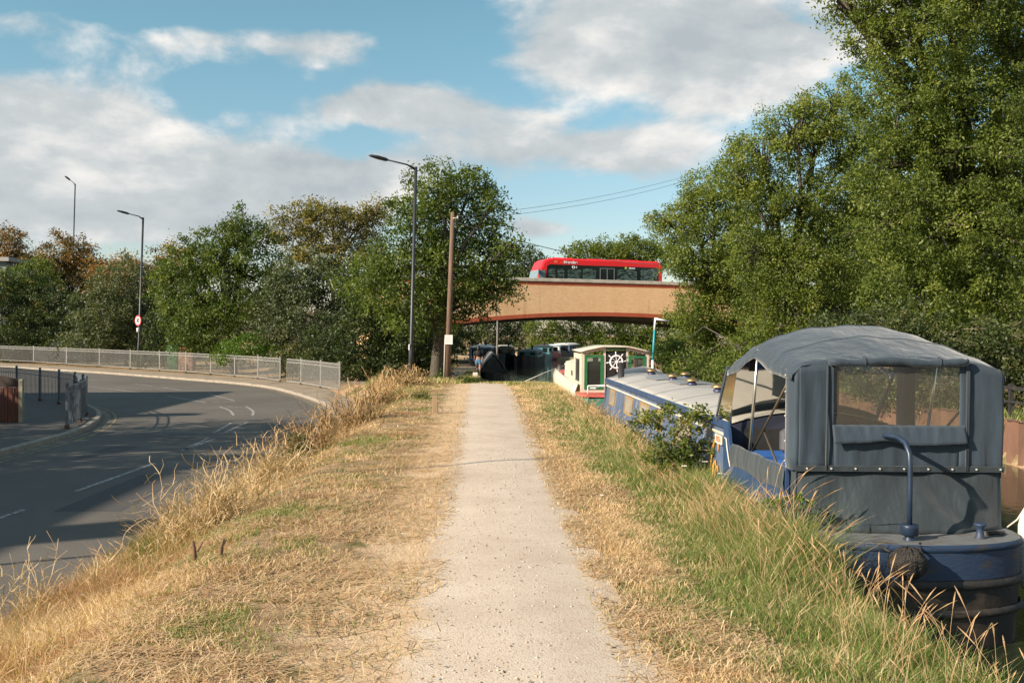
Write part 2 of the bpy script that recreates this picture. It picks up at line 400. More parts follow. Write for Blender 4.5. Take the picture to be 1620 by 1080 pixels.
c1 = tmix(t, tramp(t, dx_, .54, (0, 0, 0), .76, (1, 1, 1)), c1, tramp(t, tnoise(t, oc, 14, 6), .3, (.52, .375, .235), .7, (.66, .50, .34)))
damp = tramp(t, tnoise(t, oc, .7, 5), .32, (.86, .84, .82), .55, (1, 1, 1)); c1 = tmix(t, 1.0, c1, damp, 'MULTIPLY')
c1 = tmix(t, 1.0, tmix(t, 1.0, c1, c2, 'MULTIPLY'), c3, 'MULTIPLY')
t.links.new(c1, b.inputs['Base Color'])
bp = tn(t, 'ShaderNodeBump'); bp.inputs['Strength'].default_value = .45; bp.inputs['Distance'].default_value = .005; bp.invert = True
t.links.new(vo.outputs['Distance'], bp.inputs['Height']); t.links.new(bp.outputs[0], b.inputs['Normal'])
rows = []
for y in np.concatenate([np.arange(-4, 34, .12), np.arange(34, 130, .5)]):
    c = float(pathc(y)); hw = .70
    e0 = c - hw + .22 * (float(fbm(0, y, 1.1, 31)) - .5) + .12 * (float(fbm(0, y, .25, 35)) - .5); e1 = c + hw + .22 * (float(fbm(9, y, 1.1, 41)) - .5) + .12 * (float(fbm(9, y, .25, 45)) - .5)
    e1 += .035 * max(0, 7 - y)
    rows.append([(e0 + (e1 - e0) * k / 6, y, float(zland(np.array(c), np.array(y))) + .002 + .026 * math.sin(math.pi * k / 6)) for k in range(7)])
m = MB(); m.grid(rows); tag(m.build('path', mpth), 'pale crushed stone towpath', None, None, 'structure')

# road
mroad = bpy.data.materials.new('asphalt'); mroad.use_nodes = True; t = mroad.node_tree; b = t.nodes['Principled BSDF']; b.inputs['Roughness'].default_value = .85; b.inputs['Specular IOR Level'].default_value = .3
tco = tn(t, 'ShaderNodeTexCoord'); oc = tco.outputs['Object']
c1 = tramp(t, tnoise(t, oc, .35, 6), .3, (.10, .090, .080), .7, (.142, .130, .116))
c2 = tramp(t, tnoise(t, oc, 120, 3, .8), .35, (.62, .62, .62), .68, (1.5, 1.48, 1.42))
t.links.new(tmix(t, 1.0, c1, c2, 'MULTIPLY'), b.inputs['Base Color'])
bp = tn(t, 'ShaderNodeBump'); bp.inputs['Strength'].default_value = .6; bp.inputs['Distance'].default_value = .006; t.links.new(tnoise(t, oc, 140, 3), bp.inputs['Height']); t.links.new(bp.outputs[0], b.inputs['Normal'])
outer = [(-3.72, -12), (-3.72, 6), (-3.75, 14), (-3.85, 22)] + [G(*p, ROADZ) for p in ((534, 656), (517, 642), (480, 628), (430, 614), (380, 608), (330, 604), (280, 600), (230, 596), (165, 591), (100, 587), (50, 584), (0, 581), (-200, 570), (-500, 558))]
inner = [(-9.0, -12), (-9.0, 6), (-9.05, 14)] + [G(*p, ROADZ) for p in ((0, 722), (60, 706), (120, 690), (150, 676), (163, 664), (162, 655), (150, 648), (130, 642), (95, 636), (50, 630), (0, 625), (-200, 602), (-500, 580))]
def resamp(pts, n):
    P_ = np.array(pts); d = np.r_[0, np.cumsum(np.hypot(*np.diff(P_, axis=0).T))]; t_ = np.linspace(0, d[-1], n)
    return np.stack([np.interp(t_, d, P_[:, 0]), np.interp(t_, d, P_[:, 1])], 1)
def smooth(pts, n=80, it=3):
    q = resamp(pts, n)
    for _ in range(it): q[1:-1] = (q[:-2] + q[1:-1] * 2 + q[2:]) / 4
    return q
outer_s = smooth(outer, 120); inner_s = smooth(inner, 120)
m = MB(); m.face([m.pt((x, y, ROADZ)) for x, y in list(outer_s) + list(inner_s[::-1])])
rd = m.build('road', mroad); tag(rd, 'grey asphalt road curving left', None, None, 'structure')
def offset(line, d):
    g = np.gradient(line, axis=0); g /= np.linalg.norm(g, axis=1)[:, None]; return line + np.stack([-g[:, 1], g[:, 0]], 1) * d
def strip(name, la, lb_, z0, z1, mt, label):
    m = MB(); n = len(la)
    ring = [[(la[i][0], la[i][1], z0), (la[i][0], la[i][1], z1), (lb_[i][0], lb_[i][1], z1), (lb_[i][0], lb_[i][1], z0)] for i in range(n)]
    if name == 'kerb':
        Ls = float(np.sum(np.hypot(*np.diff(la, axis=0).T))); k_n = max(2, int(Ls / .92)); qa = resamp(la, k_n); qb = resamp(lb_, k_n)
        for i in range(k_n - 1):
            dz = .006 * math.sin(i * 2.7); c8 = []
            for f in (.008, .992):
                pa = qa[i] * (1 - f) + qa[i + 1] * f; pb = qb[i] * (1 - f) + qb[i + 1] * f
                c8.append([(pa[0], pa[1], z0), (pa[0], pa[1], z1 - .02 + dz), (pa[0] + (pb[0] - pa[0]) * .15, pa[1] + (pb[1] - pa[1]) * .15, z1 + dz), (pb[0], pb[1], z1 + dz), (pb[0], pb[1], z0)])
            A = [m.pt(p) for p in c8[0]]; B = [m.pt(p) for p in c8[1]]; m.face(A); m.face(B[::-1])
            for k in range(5): j = (k + 1) % 5; m.face((A[k], A[j], B[j], B[k]))
        o = m.build(name, mt); tag(o, label, None, None, 'structure'); return o
    ids = [[m.pt(p) for p in r] for r in ring]
    for a_, b_ in zip(ids, ids[1:]):
        for k in range(3): m.face((a_[k], a_[k + 1], b_[k + 1], b_[k]))
    m.face(ids[0]); m.face(ids[-1]); o = m.build(name, mt); tag(o, label, None, None, 'structure'); return o
mkerb = mat('kerb_concrete', (.36, .31, .25), .9, .35, 6, bump=.4, bscale=60)
mpave = mat('pavement_tarmac', (.12, .108, .095), .92, .25, 3, bump=.4, bscale=120)
mpavel = mat('pavement_dusty', (.34, .27, .19), .95, .4, 1.2, bump=.5, bscale=60)
strip('kerb', inner_s, offset(inner_s, .14), ROADZ - .1, ROADZ + .12, mkerb, 'kerb of the near pavement')
in2 = offset(inner_s, .14)
m = MB(); m.face([m.pt((x, y, ROADZ + .116)) for x, y in list(in2) + [(-80, 80), (-80, -12)]])
tag(m.build('pavement', mpave), 'dark tarmac pavement inside the bend', None, None, 'structure')
oi = [i for i, (x, y) in enumerate(outer_s) if y > 29 or x < -4.6]
of = outer_s[oi[0]:]
strip('kerb', of, offset(of, -.14), ROADZ - .1, ROADZ + .10, mkerb, 'kerb of the far pavement')
strip('pavement', offset(of, -.14), offset(of, -2.6), ROADZ - .1, ROADZ + .097, mpavel, 'dusty far pavement behind the kerb')
# faded markings
mwp = mat('road_paint', (.42, .40, .37), .8, col2=(.12, .112, .102), vscale=11, lo=.42, hi=.56)
myp = mat('yellow_paint', (.34, .27, .10), .8, col2=(.10, .09, .07), vscale=10, lo=.42, hi=.6)
def mark(pxs, w=.10, name='road_marking', label=None, close=False):
    pts = [G(*p, ROADZ) for p in pxs]; q = smooth(pts, max(3, len(pts) * 3), 1) if len(pts) > 2 else np.array(pts)
    A = offset(q, w / 2); B = offset(q, -w / 2); m = MB()
    m.grid([[(A[i][0], A[i][1], ROADZ + .005), (B[i][0], B[i][1], ROADZ + .005)] for i in range(len(q))], False)
    o = m.build(name, mwp); tag(o, label or 'faded white painted road line', None, None, 'structure')
for p in ([(-40, 833), (38, 806)], [(120, 777), (244, 733)], [(292, 711), (340, 694)], [(287, 713), (330, 693)], [(338, 685), (366, 669)], [(356, 684), (391, 668)],
          [(347, 643), (364, 649), (370, 657)], [(389, 643), (401, 650), (400, 657)], [(358, 643), (384, 644)], [(371, 650), (398, 650)],
          [(264, 626), (326, 637)], [(330, 623), (372, 634)], [(276, 625), (328, 624)], [(310, 630), (350, 630)], [(336, 636), (372, 636)],
          [(140, 611), (222, 621)], [(258, 613), (285, 617)], [(190, 617), (262, 614)], [(222, 621), (296, 620)], [(212, 607), (242, 611)], [(136, 601), (152, 602)], [(60, 598), (130, 603)], [(60, 606), (182, 606)]):
    mark(p, .085)
yl = offset(inner_s, -.32)[20:88]; m = MB(); m.grid([[(p[0], p[1], ROADZ + .004), (q[0], q[1], ROADZ + .004)] for p, q in zip(yl, offset(yl, -.07))], False)
tag(m.build('yellow_line', myp), 'faded yellow line by kerb', None, None, 'structure')
yl = offset(of, .30)[:60]; m = MB(); m.grid([[(p[0], p[1], ROADZ + .004), (q[0], q[1], ROADZ + .004)] for p, q in zip(yl, offset(yl, .07))], False)
tag(m.build('yellow_line', myp), 'faded yellow line by far kerb', None, None, 'structure')
mgut = mat('gutter_grit', (.26, .20, .14), .95, col2=(.12, .105, .09), vscale=5, lo=.4, hi=.6)
for ln_, sg_ in ((inner_s[:96], -1), (of, 1)):
    m = MB(); m.grid([[(p[0], p[1], ROADZ + .003), (q[0], q[1], ROADZ + .003)] for p, q in zip(ln_, offset(ln_, sg_ * .22))], False); tag(m.build('gutter', mgut), 'gritty gutter along the kerb', None, None, 'structure')
for cx_0, cy_0, w_0, h_0 in ((-5.4, 15.6, .9, 3.6), (-7.6, 20.5, .6, 2.2)):
    m = MB(); m.face([m.pt((cx_0 + a_ * w_0 / 2, cy_0 + b_ * h_0 / 2, ROADZ + .002)) for a_, b_ in ((-1, -1), (1, -.96), (.94, 1), (-1.04, .97))]); tag(m.build('road_patch', mat('asphalt_patch', (.075, .07, .066), .9, .25, 40)), 'darker repair patch in the road', None, None, 'structure')
m = MB(); m.tube([(-7.2, 24.2, ROADZ + .001), (-7.2, 24.2, ROADZ + .006)], .33, 20, sm=False); tag(m.build('manhole_cover', mat('iron_cover', (.05, .045, .04), .6, .3, 20)), 'round iron manhole cover', None, None, 'structure')
# small dusty link between road and towpath by the railing end
lk = [G(536, 622, -.7), G(590, 612, -.62), G(640, 606, -.5), G(640, 598, -.6), G(585, 598, -.68), G(536, 606, -.66)]
m = MB(); m.face([m.pt((x, y, float(zland(np.array(x), np.array(y))) + .03)) for x, y in lk]); tag(m.build('pavement', mpavel), 'dusty link path to the towpath', None, None, 'structure')
exec_after = []

# ------------------------------------------------------------------ bridge
BM = Matrix(((BU[0], BV[0], 0, BO[0]), (BU[1], BV[1], 0, BO[1]), (0, 0, 1, 0), (0, 0, 0, 1)))
def brickmat(name, ca, cb, mortar, scale=1.0):
    m = bpy.data.materials.new(name); m.use_nodes = True; t = m.node_tree; b = t.nodes['Principled BSDF']; b.inputs['Roughness'].default_value = .9
    tco = tn(t, 'ShaderNodeTexCoord'); mp = tn(t, 'ShaderNodeMapping'); mp.vector_type = 'POINT'; mp.inputs['Rotation'].default_value = (0, 0, -R(15)); t.links.new(tco.outputs['Object'], mp.inputs[0])
    sp = tn(t, 'ShaderNodeSeparateXYZ'); t.links.new(mp.outputs[0], sp.inputs[0]); cb_ = tn(t, 'ShaderNodeCombineXYZ'); t.links.new(sp.outputs[0], cb_.inputs[0]); t.links.new(sp.outputs[2], cb_.inputs[1])
    br = tn(t, 'ShaderNodeTexBrick'); t.links.new(cb_.outputs[0], br.inputs['Vector'])
    br.inputs['Color1'].default_value = tuple(ca) + (1,); br.inputs['Color2'].default_value = tuple(cb) + (1,); br.inputs['Mortar'].default_value = tuple(mortar) + (1,)
    br.inputs['Scale'].default_value = 1.0; br.inputs['Brick Width'].default_value = .225 * scale; br.inputs['Row Height'].default_value = .075 * scale; br.inputs['Mortar Size'].default_value = .010; br.inputs['Mortar Smooth'].default_value = .3
    st = tramp(t, tnoise(t, cb_.outputs[0], .35, 6, .7), .25, (.84, .8, .75), .55, (1, 1, 1))
    mp2 = tn(t, 'ShaderNodeMapping'); mp2.inputs['Scale'].default_value = (1.2, .12, 1); t.links.new(cb_.outputs[0], mp2.inputs[0])
    st2 = tramp(t, tnoise(t, mp2.outputs[0], 1.6, 5, .6), .25, (.78, .74, .68), .42, (1, 1, 1))
    t.links.new(tmix(t, 1.0, tmix(t, 1.0, br.outputs['Color'], st, 'MULTIPLY'), st2, 'MULTIPLY'), b.inputs['Base Color'])
    return m
myb = brickmat('yellow_stock_brick', (.88, .555, .29), (.77, .455, .22), (.68, .50, .34))
mrb = brickmat('red_band_brick', (.52, .11, .045), (.42, .08, .035), (.36, .11, .06))
mcop = mat('coping_concrete', (.60, .54, .46), .9, .3, 1.5, bump=.3)
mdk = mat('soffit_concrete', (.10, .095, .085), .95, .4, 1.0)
br = thing('road_bridge', 'yellow brick road bridge with red brick bands and grey coping, arching over the canal', 'bridge', (BO[0], BO[1], 0))
SA, SB = -16.6, 23
def zb(s): return 3.22 - .0049 * (s - 2) ** 2 if -16 < s < 20 else -1.2
def ptop(s): return 5.82 - .0006 * (s - 0) ** 2 * .3
ss = [SA, -16.0001] + list(np.linspace(-15.99, 19.99, 37)) + [20.0001, SB]
def fascia(w0, w1, mt, z0f, z1f, name, smn=False):
    m = MB(BM)
    for a_, b_ in zip(ss, ss[1:]):
        if b_ - a_ < .05: continue
        q = [(a_, w0, z0f(a_)), (b_, w0, z0f(b_)), (b_, w0, z1f(b_)), (a_, w0, z1f(a_))]
        r = [(x, w1, z) for x, _, z in q]
        A = [m.pt(p) for p in q]; B = [m.pt(p) for p in r]
        m.face(A); m.face(B[::-1])
        for k in range(4): j = (k + 1) % 4; m.face((A[k], B[k], B[j], A[j]))
    return m.build(name, mt, br)
arc = lambda s: 3.22 - .0049 * (s - 2) ** 2
fascia(0, .45, myb, lambda s: zb(s) + (.30 if -16 < s < 20 else 0), lambda s: ptop(s) - .28, 'brick_face')
fascia(-.004, .446, mrb, lambda s: ptop(s) - .279, lambda s: ptop(s) - .002, 'string_course')
def part_arc():
    m = MB(BM)
    sp_ = np.linspace(-15.99, 19.99, 37)
    for a_, b_ in zip(sp_, sp_[1:]):
        q = [(a_, -.03, arc(a_)), (b_, -.03, arc(b_)), (b_, -.03, arc(b_) + .299), (a_, -.03, arc(a_) + .299)]
        A = [m.pt(p) for p in q]; B = [m.pt((x, .45, z)) for x, _, z in q]
        m.face(A); m.face(B[::-1])
        for k in (0, 2): j = (k + 1) % 4; m.face((A[k], B[k], B[j], A[j]))
    return m.build('arch_band', mrb, br)
part_arc()
m = MB(BM)
for k in range(int((SB - SA) / 2.4)):
    s0 = SA + k * 2.4; s1 = s0 + 2.385
    m.box((s0, -.09, (ptop(s0) + ptop(s1)) / 2), (s1, .54, (ptop(s0) + ptop(s1)) / 2 + .26), .02)
m.build('coping', mcop, br)
for sj in (-7.5, 11.2):
    m = MB(BM); m.box((sj - .02, -.008, arc(sj) + .31), (sj + .02, .004, ptop(sj) - .29)); m.build('movement_joint', mat('joint_sealant', (.10, .085, .07), .9), br)
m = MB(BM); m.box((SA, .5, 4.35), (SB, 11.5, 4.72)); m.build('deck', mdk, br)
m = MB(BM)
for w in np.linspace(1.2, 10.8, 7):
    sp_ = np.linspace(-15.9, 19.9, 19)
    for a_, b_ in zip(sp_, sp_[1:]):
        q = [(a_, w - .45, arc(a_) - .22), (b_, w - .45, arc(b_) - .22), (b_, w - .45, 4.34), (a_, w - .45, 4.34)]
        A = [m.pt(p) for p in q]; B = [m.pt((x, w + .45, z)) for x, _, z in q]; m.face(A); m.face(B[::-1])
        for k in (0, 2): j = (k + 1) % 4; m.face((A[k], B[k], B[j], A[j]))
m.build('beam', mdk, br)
for s0, s1 in ((-16.55, -16), (20, 22.5)):
    m = MB(BM); m.box((s0, .46, -1.6), (s1, 11.5, 4.34)); m.build('abutment', myb, br)
m = MB(BM); m.box((SA, 11.55, 3.4), (SB, 12.0, 6.0)); m.build('rear_parapet', myb, br)

# ------------------------------------------------------------------ bus
mred = mat('bus_red', (.78, .018, .022), .28, .06, 1.0, spec=.6)
mbg = mat('bus_glass', (.012, .018, .02), .07, spec=.7)
mbp = mat('bus_pane_reflections', (.10, .16, .15), .12, .5, 2.6, spec=.8, col2=(.008, .012, .012), lo=.42, hi=.6, stretch=(1, 1, 3))  # colour noise paints pale green-grey reflections into the panes
mgf = mat('grey_frame', (.16, .17, .18), .5)
mtyre = mat('tyre_rubber', (.02, .02, .02), .9)
mwht = mat('white_lettering', (.75, .75, .75), .5)
mlime = mat('lime_lettering', (.45, .62, .08), .5)
S0 = -3.1; BW0 = 3.1; DZ = 5.02
BB = BM @ Matrix.Translation((S0, BW0, DZ))     # x back along the bus, y away from us, z up
bus = thing('city_bus', 'red single deck city bus crossing the brick bridge', 'bus', tuple((BB @ Vector((5.8, 1.25, 0)))))
LB = 10.95
m = MB(BB)
side = [(0.0, .35), (-.02, 1.3), (.12, 1.95), (.42, 2.62), (.75, 2.83), (1.2, 2.9), (LB - .5, 2.9), (LB - .12, 2.8), (LB, 2.55), (LB, .35)]
rowsb = []
for (y, ins) in ((0, .10), (.05, .03), (.14, 0), (2.36, 0), (2.45, .03), (2.5, .10)):
    rowsb.append([(min(max(x + (ins if x < 3 else -ins), 0.0 if x >= 0 else x), LB), y, (z - ins * 1.3 if z > 1.5 else z)) for x, z in side])
ids = [[m.pt(p) for p in r] for r in rowsb]
for a_, b_ in zip(ids, ids[1:]):
    for k in range(len(side)): j = (k + 1) % len(side); m.face((a_[k], a_[j], b_[j], b_[k]))
m.face(ids[0]); m.face(ids[-1][::-1]); m.build('body', mred, bus)
m = MB(BB); m.prism([(.62, 1.05), (LB - .38, 1.05), (LB - .38, 2.28), (LB - .55, 2.38), (.95, 2.38), (.72, 2.25)], 'y', -.012, .02); wb = m.build('window_band', mbg, bus)
for x0, x1, z0, z1 in ((.85, 1.45, 1.15, 2.02), (1.62, 2.2, 1.15, 2.02), (2.5, 3.65, 1.15, 1.72), (2.5, 3.65, 1.76, 2.02), (3.8, 4.95, 1.15, 2.12), (6.85, 8.6, 1.15, 2.12), (8.95, 10.4, 1.15, 2.2)):
    m = MB(BB); m.prism([(x0 + .06, z0), (x1 - .06, z0), (x1, z0 + .06), (x1, z1 - .06), (x1 - .06, z1), (x0 + .06, z1), (x0, z1 - .06), (x0, z0 + .06)], 'y', -.018, -.008); m.build('pane', mbp, wb)
dr = MB(BB)
for x in (5.3, 5.92, 6.54): dr.box((x, -.028, .5), (x + .07, -.011, 2.14))
dr.box((5.3, -.028, 2.14), (6.61, -.011, 2.2)); dr.build('door', mgf, bus)
m = MB(BB); m.grid([[(-.035, y, 1.15), (-.045, y, 1.35), (.085, y, 1.93)] for y in (.12, 1.25, 2.38)], False); m.grid([[(-.02, y, 1.15), (.56, y, 1.15)] if k == 0 else [(.09, y, 1.9), (.56, y, 1.9)] for k, y in ((0, -.014), (1, -.014))], False); m.build('windscreen', mat('windscreen_glass', (.16, .24, .27), .1), bus)
m = MB(BB); m.box((-.05, -.3, 1.55), (.05, -.05, 1.95), .03); m.tube([(.1, .05, 2.1), (0, -.17, 2.05), (0, -.17, 1.94)], .02, 6); m.build('mirror', mbg, bus)
for x in (2.3, 8.0):
    for y in (.14, 2.36):
        m = MB(BB); m.tube([(x, y - .13, .5), (x, y + .13, .5)], .5, 20, sm=False); w_ = m.build('wheel', mtyre, bus)
TXR = Matrix(((1, 0, 0, 0), (0, 0, 1, 0), (0, 1, 0, 0), (0, 0, 0, 1)))
def btext(txt, x, z, size, mt, name='lettering', bold=.012):
    # faces the camera side (local -y)
    Rm = Matrix(((1, 0, 0, x), (0, 0, -1, -.022), (0, 1, 0, z), (0, 0, 0, 1)))
    return text_mb(name, txt, size, BB @ Rm, mt, bus, .004, bold)
btext('Metroline', 2.75, 2.58, .30, mwht)
btext('electric', 8.15, 2.26, .18, mwht)
btext('2', 3.25, 2.2, .2, mwht)
m = MB(BB); m.torus((3.0, -.02, 2.2), .11, .022, (1, 0, 0), (0, 0, 1), 16, 4); m.box((2.84, -.03, 2.18), (3.16, -.015, 2.22)); m.build('roundel', mwht, bus)
m = MB(BB); st_ = [(7.6 + .15 * math.cos(a_) * (1 if k % 2 == 0 else .45), 2.27 + .13 * math.sin(a_) * (1 if k % 2 == 0 else .45)) for k, a_ in enumerate(np.linspace(math.pi / 2, math.pi / 2 + 2 * math.pi, 11)[:-1])]
m.prism(st_, 'y', -.03, -.012); m.build('star_logo', mlime, bus)
m = MB(BB); m.box((1.35, -.008, 2.55), (1.6, .01, 2.66)); m.box((1.9, -.008, 2.55), (2.5, .01, 2.58)); m.build('marker_lamp', mat('amber_lens', (.75, .33, .1), .4), bus)
m = MB(BB); m.box((1.5, .7, 2.895), (3.2, 1.9, 3.0), .04); m.box((4.5, .5, 2.895), (9.0, 2.0, 2.97), .03); m.build('roof_unit', mred, bus)

# ------------------------------------------------------------------ near blue narrowboat
mblue = mat('faded_blue_paint', (.032, .075, .17), .42, col2=(.018, .042, .11), vscale=2.2, stretch=(1, 1, .35), lo=.3, hi=.7, rvar=.15, bump=.1, bscale=20)
def weathered():
    m = bpy.data.materials.new('weathered_blue_side'); m.use_nodes = True; t = m.node_tree; b = t.nodes['Principled BSDF']; b.inputs['Roughness'].default_value = .5
    oc = tn(t, 'ShaderNodeTexCoord').outputs['Object']; mp = tn(t, 'ShaderNodeMapping'); mp.inputs['Scale'].default_value = (1, 1.6, .22); t.links.new(oc, mp.inputs[0])
    base = tramp(t, tnoise(t, oc, 1.1, 5), .3, (.052, .085, .155), .7, (.10, .145, .235))
    st = tramp(t, tnoise(t, mp.outputs[0], 4, 6, .7), .52, (0, 0, 0), .68, (1, 1, 1))
    base = tmix(t, st, base, (.28, .29, .34))
    mp2 = tn(t, 'ShaderNodeMapping'); mp2.inputs['Scale'].default_value = (1, 2.2, .35); mp2.inputs['Location'].default_value = (3, 7, 1); t.links.new(oc, mp2.inputs[0])
    ru = tramp(t, tnoise(t, mp2.outputs[0], 3, 6, .7), .62, (0, 0, 0), .72, (1, 1, 1))
    base = tmix(t, ru, base, (.30, .17, .075)); t.links.new(base, b.inputs['Base Color']); return m
mwb = weathered()
mroof = mat('roof_grey_paint', (.42, .40, .37), .6, col2=(.34, .325, .30), vscale=1.5, bump=.08, bscale=40)
mseam = mat('roof_seam', (.30, .30, .30), .7)
mcream = mat('cream_stripe', (.62, .58, .50), .6, .25, 6)
mblk = mat('blacking', (.022, .021, .02), .7, bump=.3, bscale=12, col2=(.09, .06, .04), vscale=3, lo=.25, hi=.5)
mbrass = mat('brass', (.42, .27, .13), .45, metal=.9)
mochre = mat('rusty_brass_frame', (.38, .26, .12), .6, col2=(.25, .14, .06), vscale=20)
mchrome = mat('stainless_pole', (.75, .74, .72), .22, metal=.9)
def canvasmat(name, c, c2, fold=1.0):
    m = bpy.data.materials.new(name); m.use_nodes = True; t = m.node_tree; b = t.nodes['Principled BSDF']; b.inputs['Roughness'].default_value = .75; b.inputs['Sheen Weight'].default_value = .25
    oc = tn(t, 'ShaderNodeTexCoord').outputs['Object']
    base = tramp(t, tnoise(t, oc, 2.3, 6, .6), .3, c2, .7, c); fine = tramp(t, tnoise(t, oc, 160, 2), .3, (.85, .85, .85), .7, (1.1, 1.1, 1.1))
    t.links.new(tmix(t, 1.0, base, fine, 'MULTIPLY'), b.inputs['Base Color'])
    mp = tn(t, 'ShaderNodeMapping'); mp.inputs['Scale'].default_value = (1, 1, .18); mp.inputs['Rotation'].default_value = (0, .25, 0); t.links.new(oc, mp.inputs[0])
    bp = tn(t, 'ShaderNodeBump'); bp.inputs['Strength'].default_value = .55 * fold; bp.inputs['Distance'].default_value = .06; t.links.new(tnoise(t, mp.outputs[0], 5.0, 3, .5), bp.inputs['Height'])
    bp2 = tn(t, 'ShaderNodeBump'); bp2.inputs['Strength'].default_value = .25; bp2.inputs['Distance'].default_value = .004; t.links.new(tnoise(t, oc, 300, 2), bp2.inputs['Height']); t.links.new(bp.outputs[0], bp2.inputs['Normal'])
    t.links.new(bp2.outputs[0], b.inputs['Normal']); return m
mcan = canvasmat('slate_canvas', (.025, .045, .066), (.017, .032, .050))
mcan2 = canvasmat('dark_teal_canvas', (.019, .031, .039), (.013, .023, .030), 1.4)
mclear = glassmat('clear_plastic_window', (.86, .86, .80), .10, hazecol=(.42, .40, .34))
boat = thing('narrowboat', 'blue narrowboat with grey canvas stern canopy moored nearest the camera', 'boat', (3.75, 16, WATER))
XL, XR, XC = 2.74, 4.76, 3.75
def outline(dx=0.0, n=14):
    pts = []
    for k in range(n + 1):
        a_ = math.pi - math.pi * (-k) / n
        pts.append((XC + (XC - XL + dx) * math.cos(math.pi + math.pi * k / n), 8.75 - (.62 + dx) * abs(math.sin(math.pi * k / n)) ** .8))
    for y in np.linspace(9.2, 22.5, 8): pts.append((XR + dx, y))
    for k in range(1, 8): f = k / 8; pts.append((XC + (XR - XC + dx) * math.cos(f * math.pi / 2) ** .8, 22.5 + 3.1 * math.sin(f * math.pi / 2)))
    for k in range(7, 0, -1): f = k / 8; pts.append((XC - (XR - XC + dx) * math.cos(f * math.pi / 2) ** .8, 22.5 + 3.1 * math.sin(f * math.pi / 2)))
    for y in np.linspace(22.5, 9.2, 8): pts.append((XL - dx, y))
    return pts
def shell(name, dx0, dx1, z0, z1, mt, parent, top=False, smooth_=True, bulge=0):
    m = MB(); A = [m.pt((x, y, z0)) for x, y in outline(dx0)]; B = [m.pt((x, y, z1)) for x, y in outline(dx1)]; n = len(A)
    if bulge:
        Cc = [m.pt((x, y, (z0 + z1) / 2)) for x, y in outline(bulge)]
        for k in range(n): j = (k + 1) % n; m.face((A[k], A[j], Cc[j], Cc[k]), True); m.face((Cc[k], Cc[j], B[j], B[k]), True)
    else:
        for k in range(n): j = (k + 1) % n; m.face((A[k], A[j], B[j], B[k]), smooth_)
    if top: m.face(B)
    return m.build(name, mt, parent)
shell('hull', -.06, 0, -1.4, -.262, mblk, boat)
mhb = mat('scuffed_blue_band', (.020, .040, .085), .55, col2=(.055, .045, .037), vscale=4, stretch=(1, 1, 2.5), lo=.33, hi=.5, bump=.2, bscale=15)
shell('hull_band', 0, 0, -.26, .0, mhb, boat)
shell('rubbing_strake', .004, .004, -.345, -.27, mblk, boat, bulge=.035)
shell('rubbing_strake', .004, .004, -.58, -.51, mblk, boat, bulge=.035)
shell('gunwale', .004, .004, -.03, .035, mhb, boat, bulge=.03)
shell('counter_deck', -.0, -.0, .0, .036, mat('worn_grey_deck', (.13, .14, .145), .8, col2=(.09, .07, .055), vscale=6, lo=.3, hi=.55), boat, top=True)
# cabin
CY0, CY1 = 11.28, 22.5
def sideL(z): return 2.80 + (z - .04) * .10
def sideR(z): return 4.70 - (z - .04) * .10
m = MB()
for f in (sideL, sideR):
    m.face([m.pt((f(.04), CY0, .037)), m.pt((f(.04), CY1, .037)), m.pt((f(.72), CY1, .72)), m.pt((f(.72), CY0, .72))])
m.face([m.pt((sideL(.04), CY1, .037)), m.pt((sideR(.04), CY1, .037)), m.pt((sideR(.72), CY1, .72)), m.pt((3.75, CY1, .88)), m.pt((sideL(.72), CY1, .72))])
m.build('cabin_side', mwb, boat)
def roofz(x): tt = (x - 3.77) / .93; return .90 - .145 * abs(tt) ** 2.0
m = MB(); xr_ = np.linspace(sideL(.72) - .03, sideR(.72) + .03, 15)
yr = np.linspace(CY0 - .02, CY1 + .1, 12)
m.grid([[(x, y, roofz(x)) for x in xr_] for y in yr]); m.grid([[(x, yy, roofz(x)) for x in xr_] for yy in (CY0 - .021, CY0 - .02)])
m.build('roof', mroof, boat, thick=.012)
for sx, f in ((-1, sideL), (1, sideR)):
    m = MB(); x = f(.72) + sx * .03; m.box((x - .025, CY0 - .02, .675), (x + .025, CY1 + .1, .765), .012); m.build('roof_edge', mblue, boat)
m = MB(); x = sideL(.6) - .01; m.box((x - .012, CY0, .585), (x + .008, CY1, .62), .004); m.build('stripe', mcream, boat)
m = MB(); x = 0
for y in (13.0, 14.7, 16.4, 18.1, 19.8, 21.4):
    m = MB(); m.grid([[(x, y - .03, roofz(x) + .010) for x in xr_], [(x, y, roofz(x) + .016) for x in xr_], [(x, y + .03, roofz(x) + .010) for x in xr_]]); m.build('roof_seam', mseam, boat)
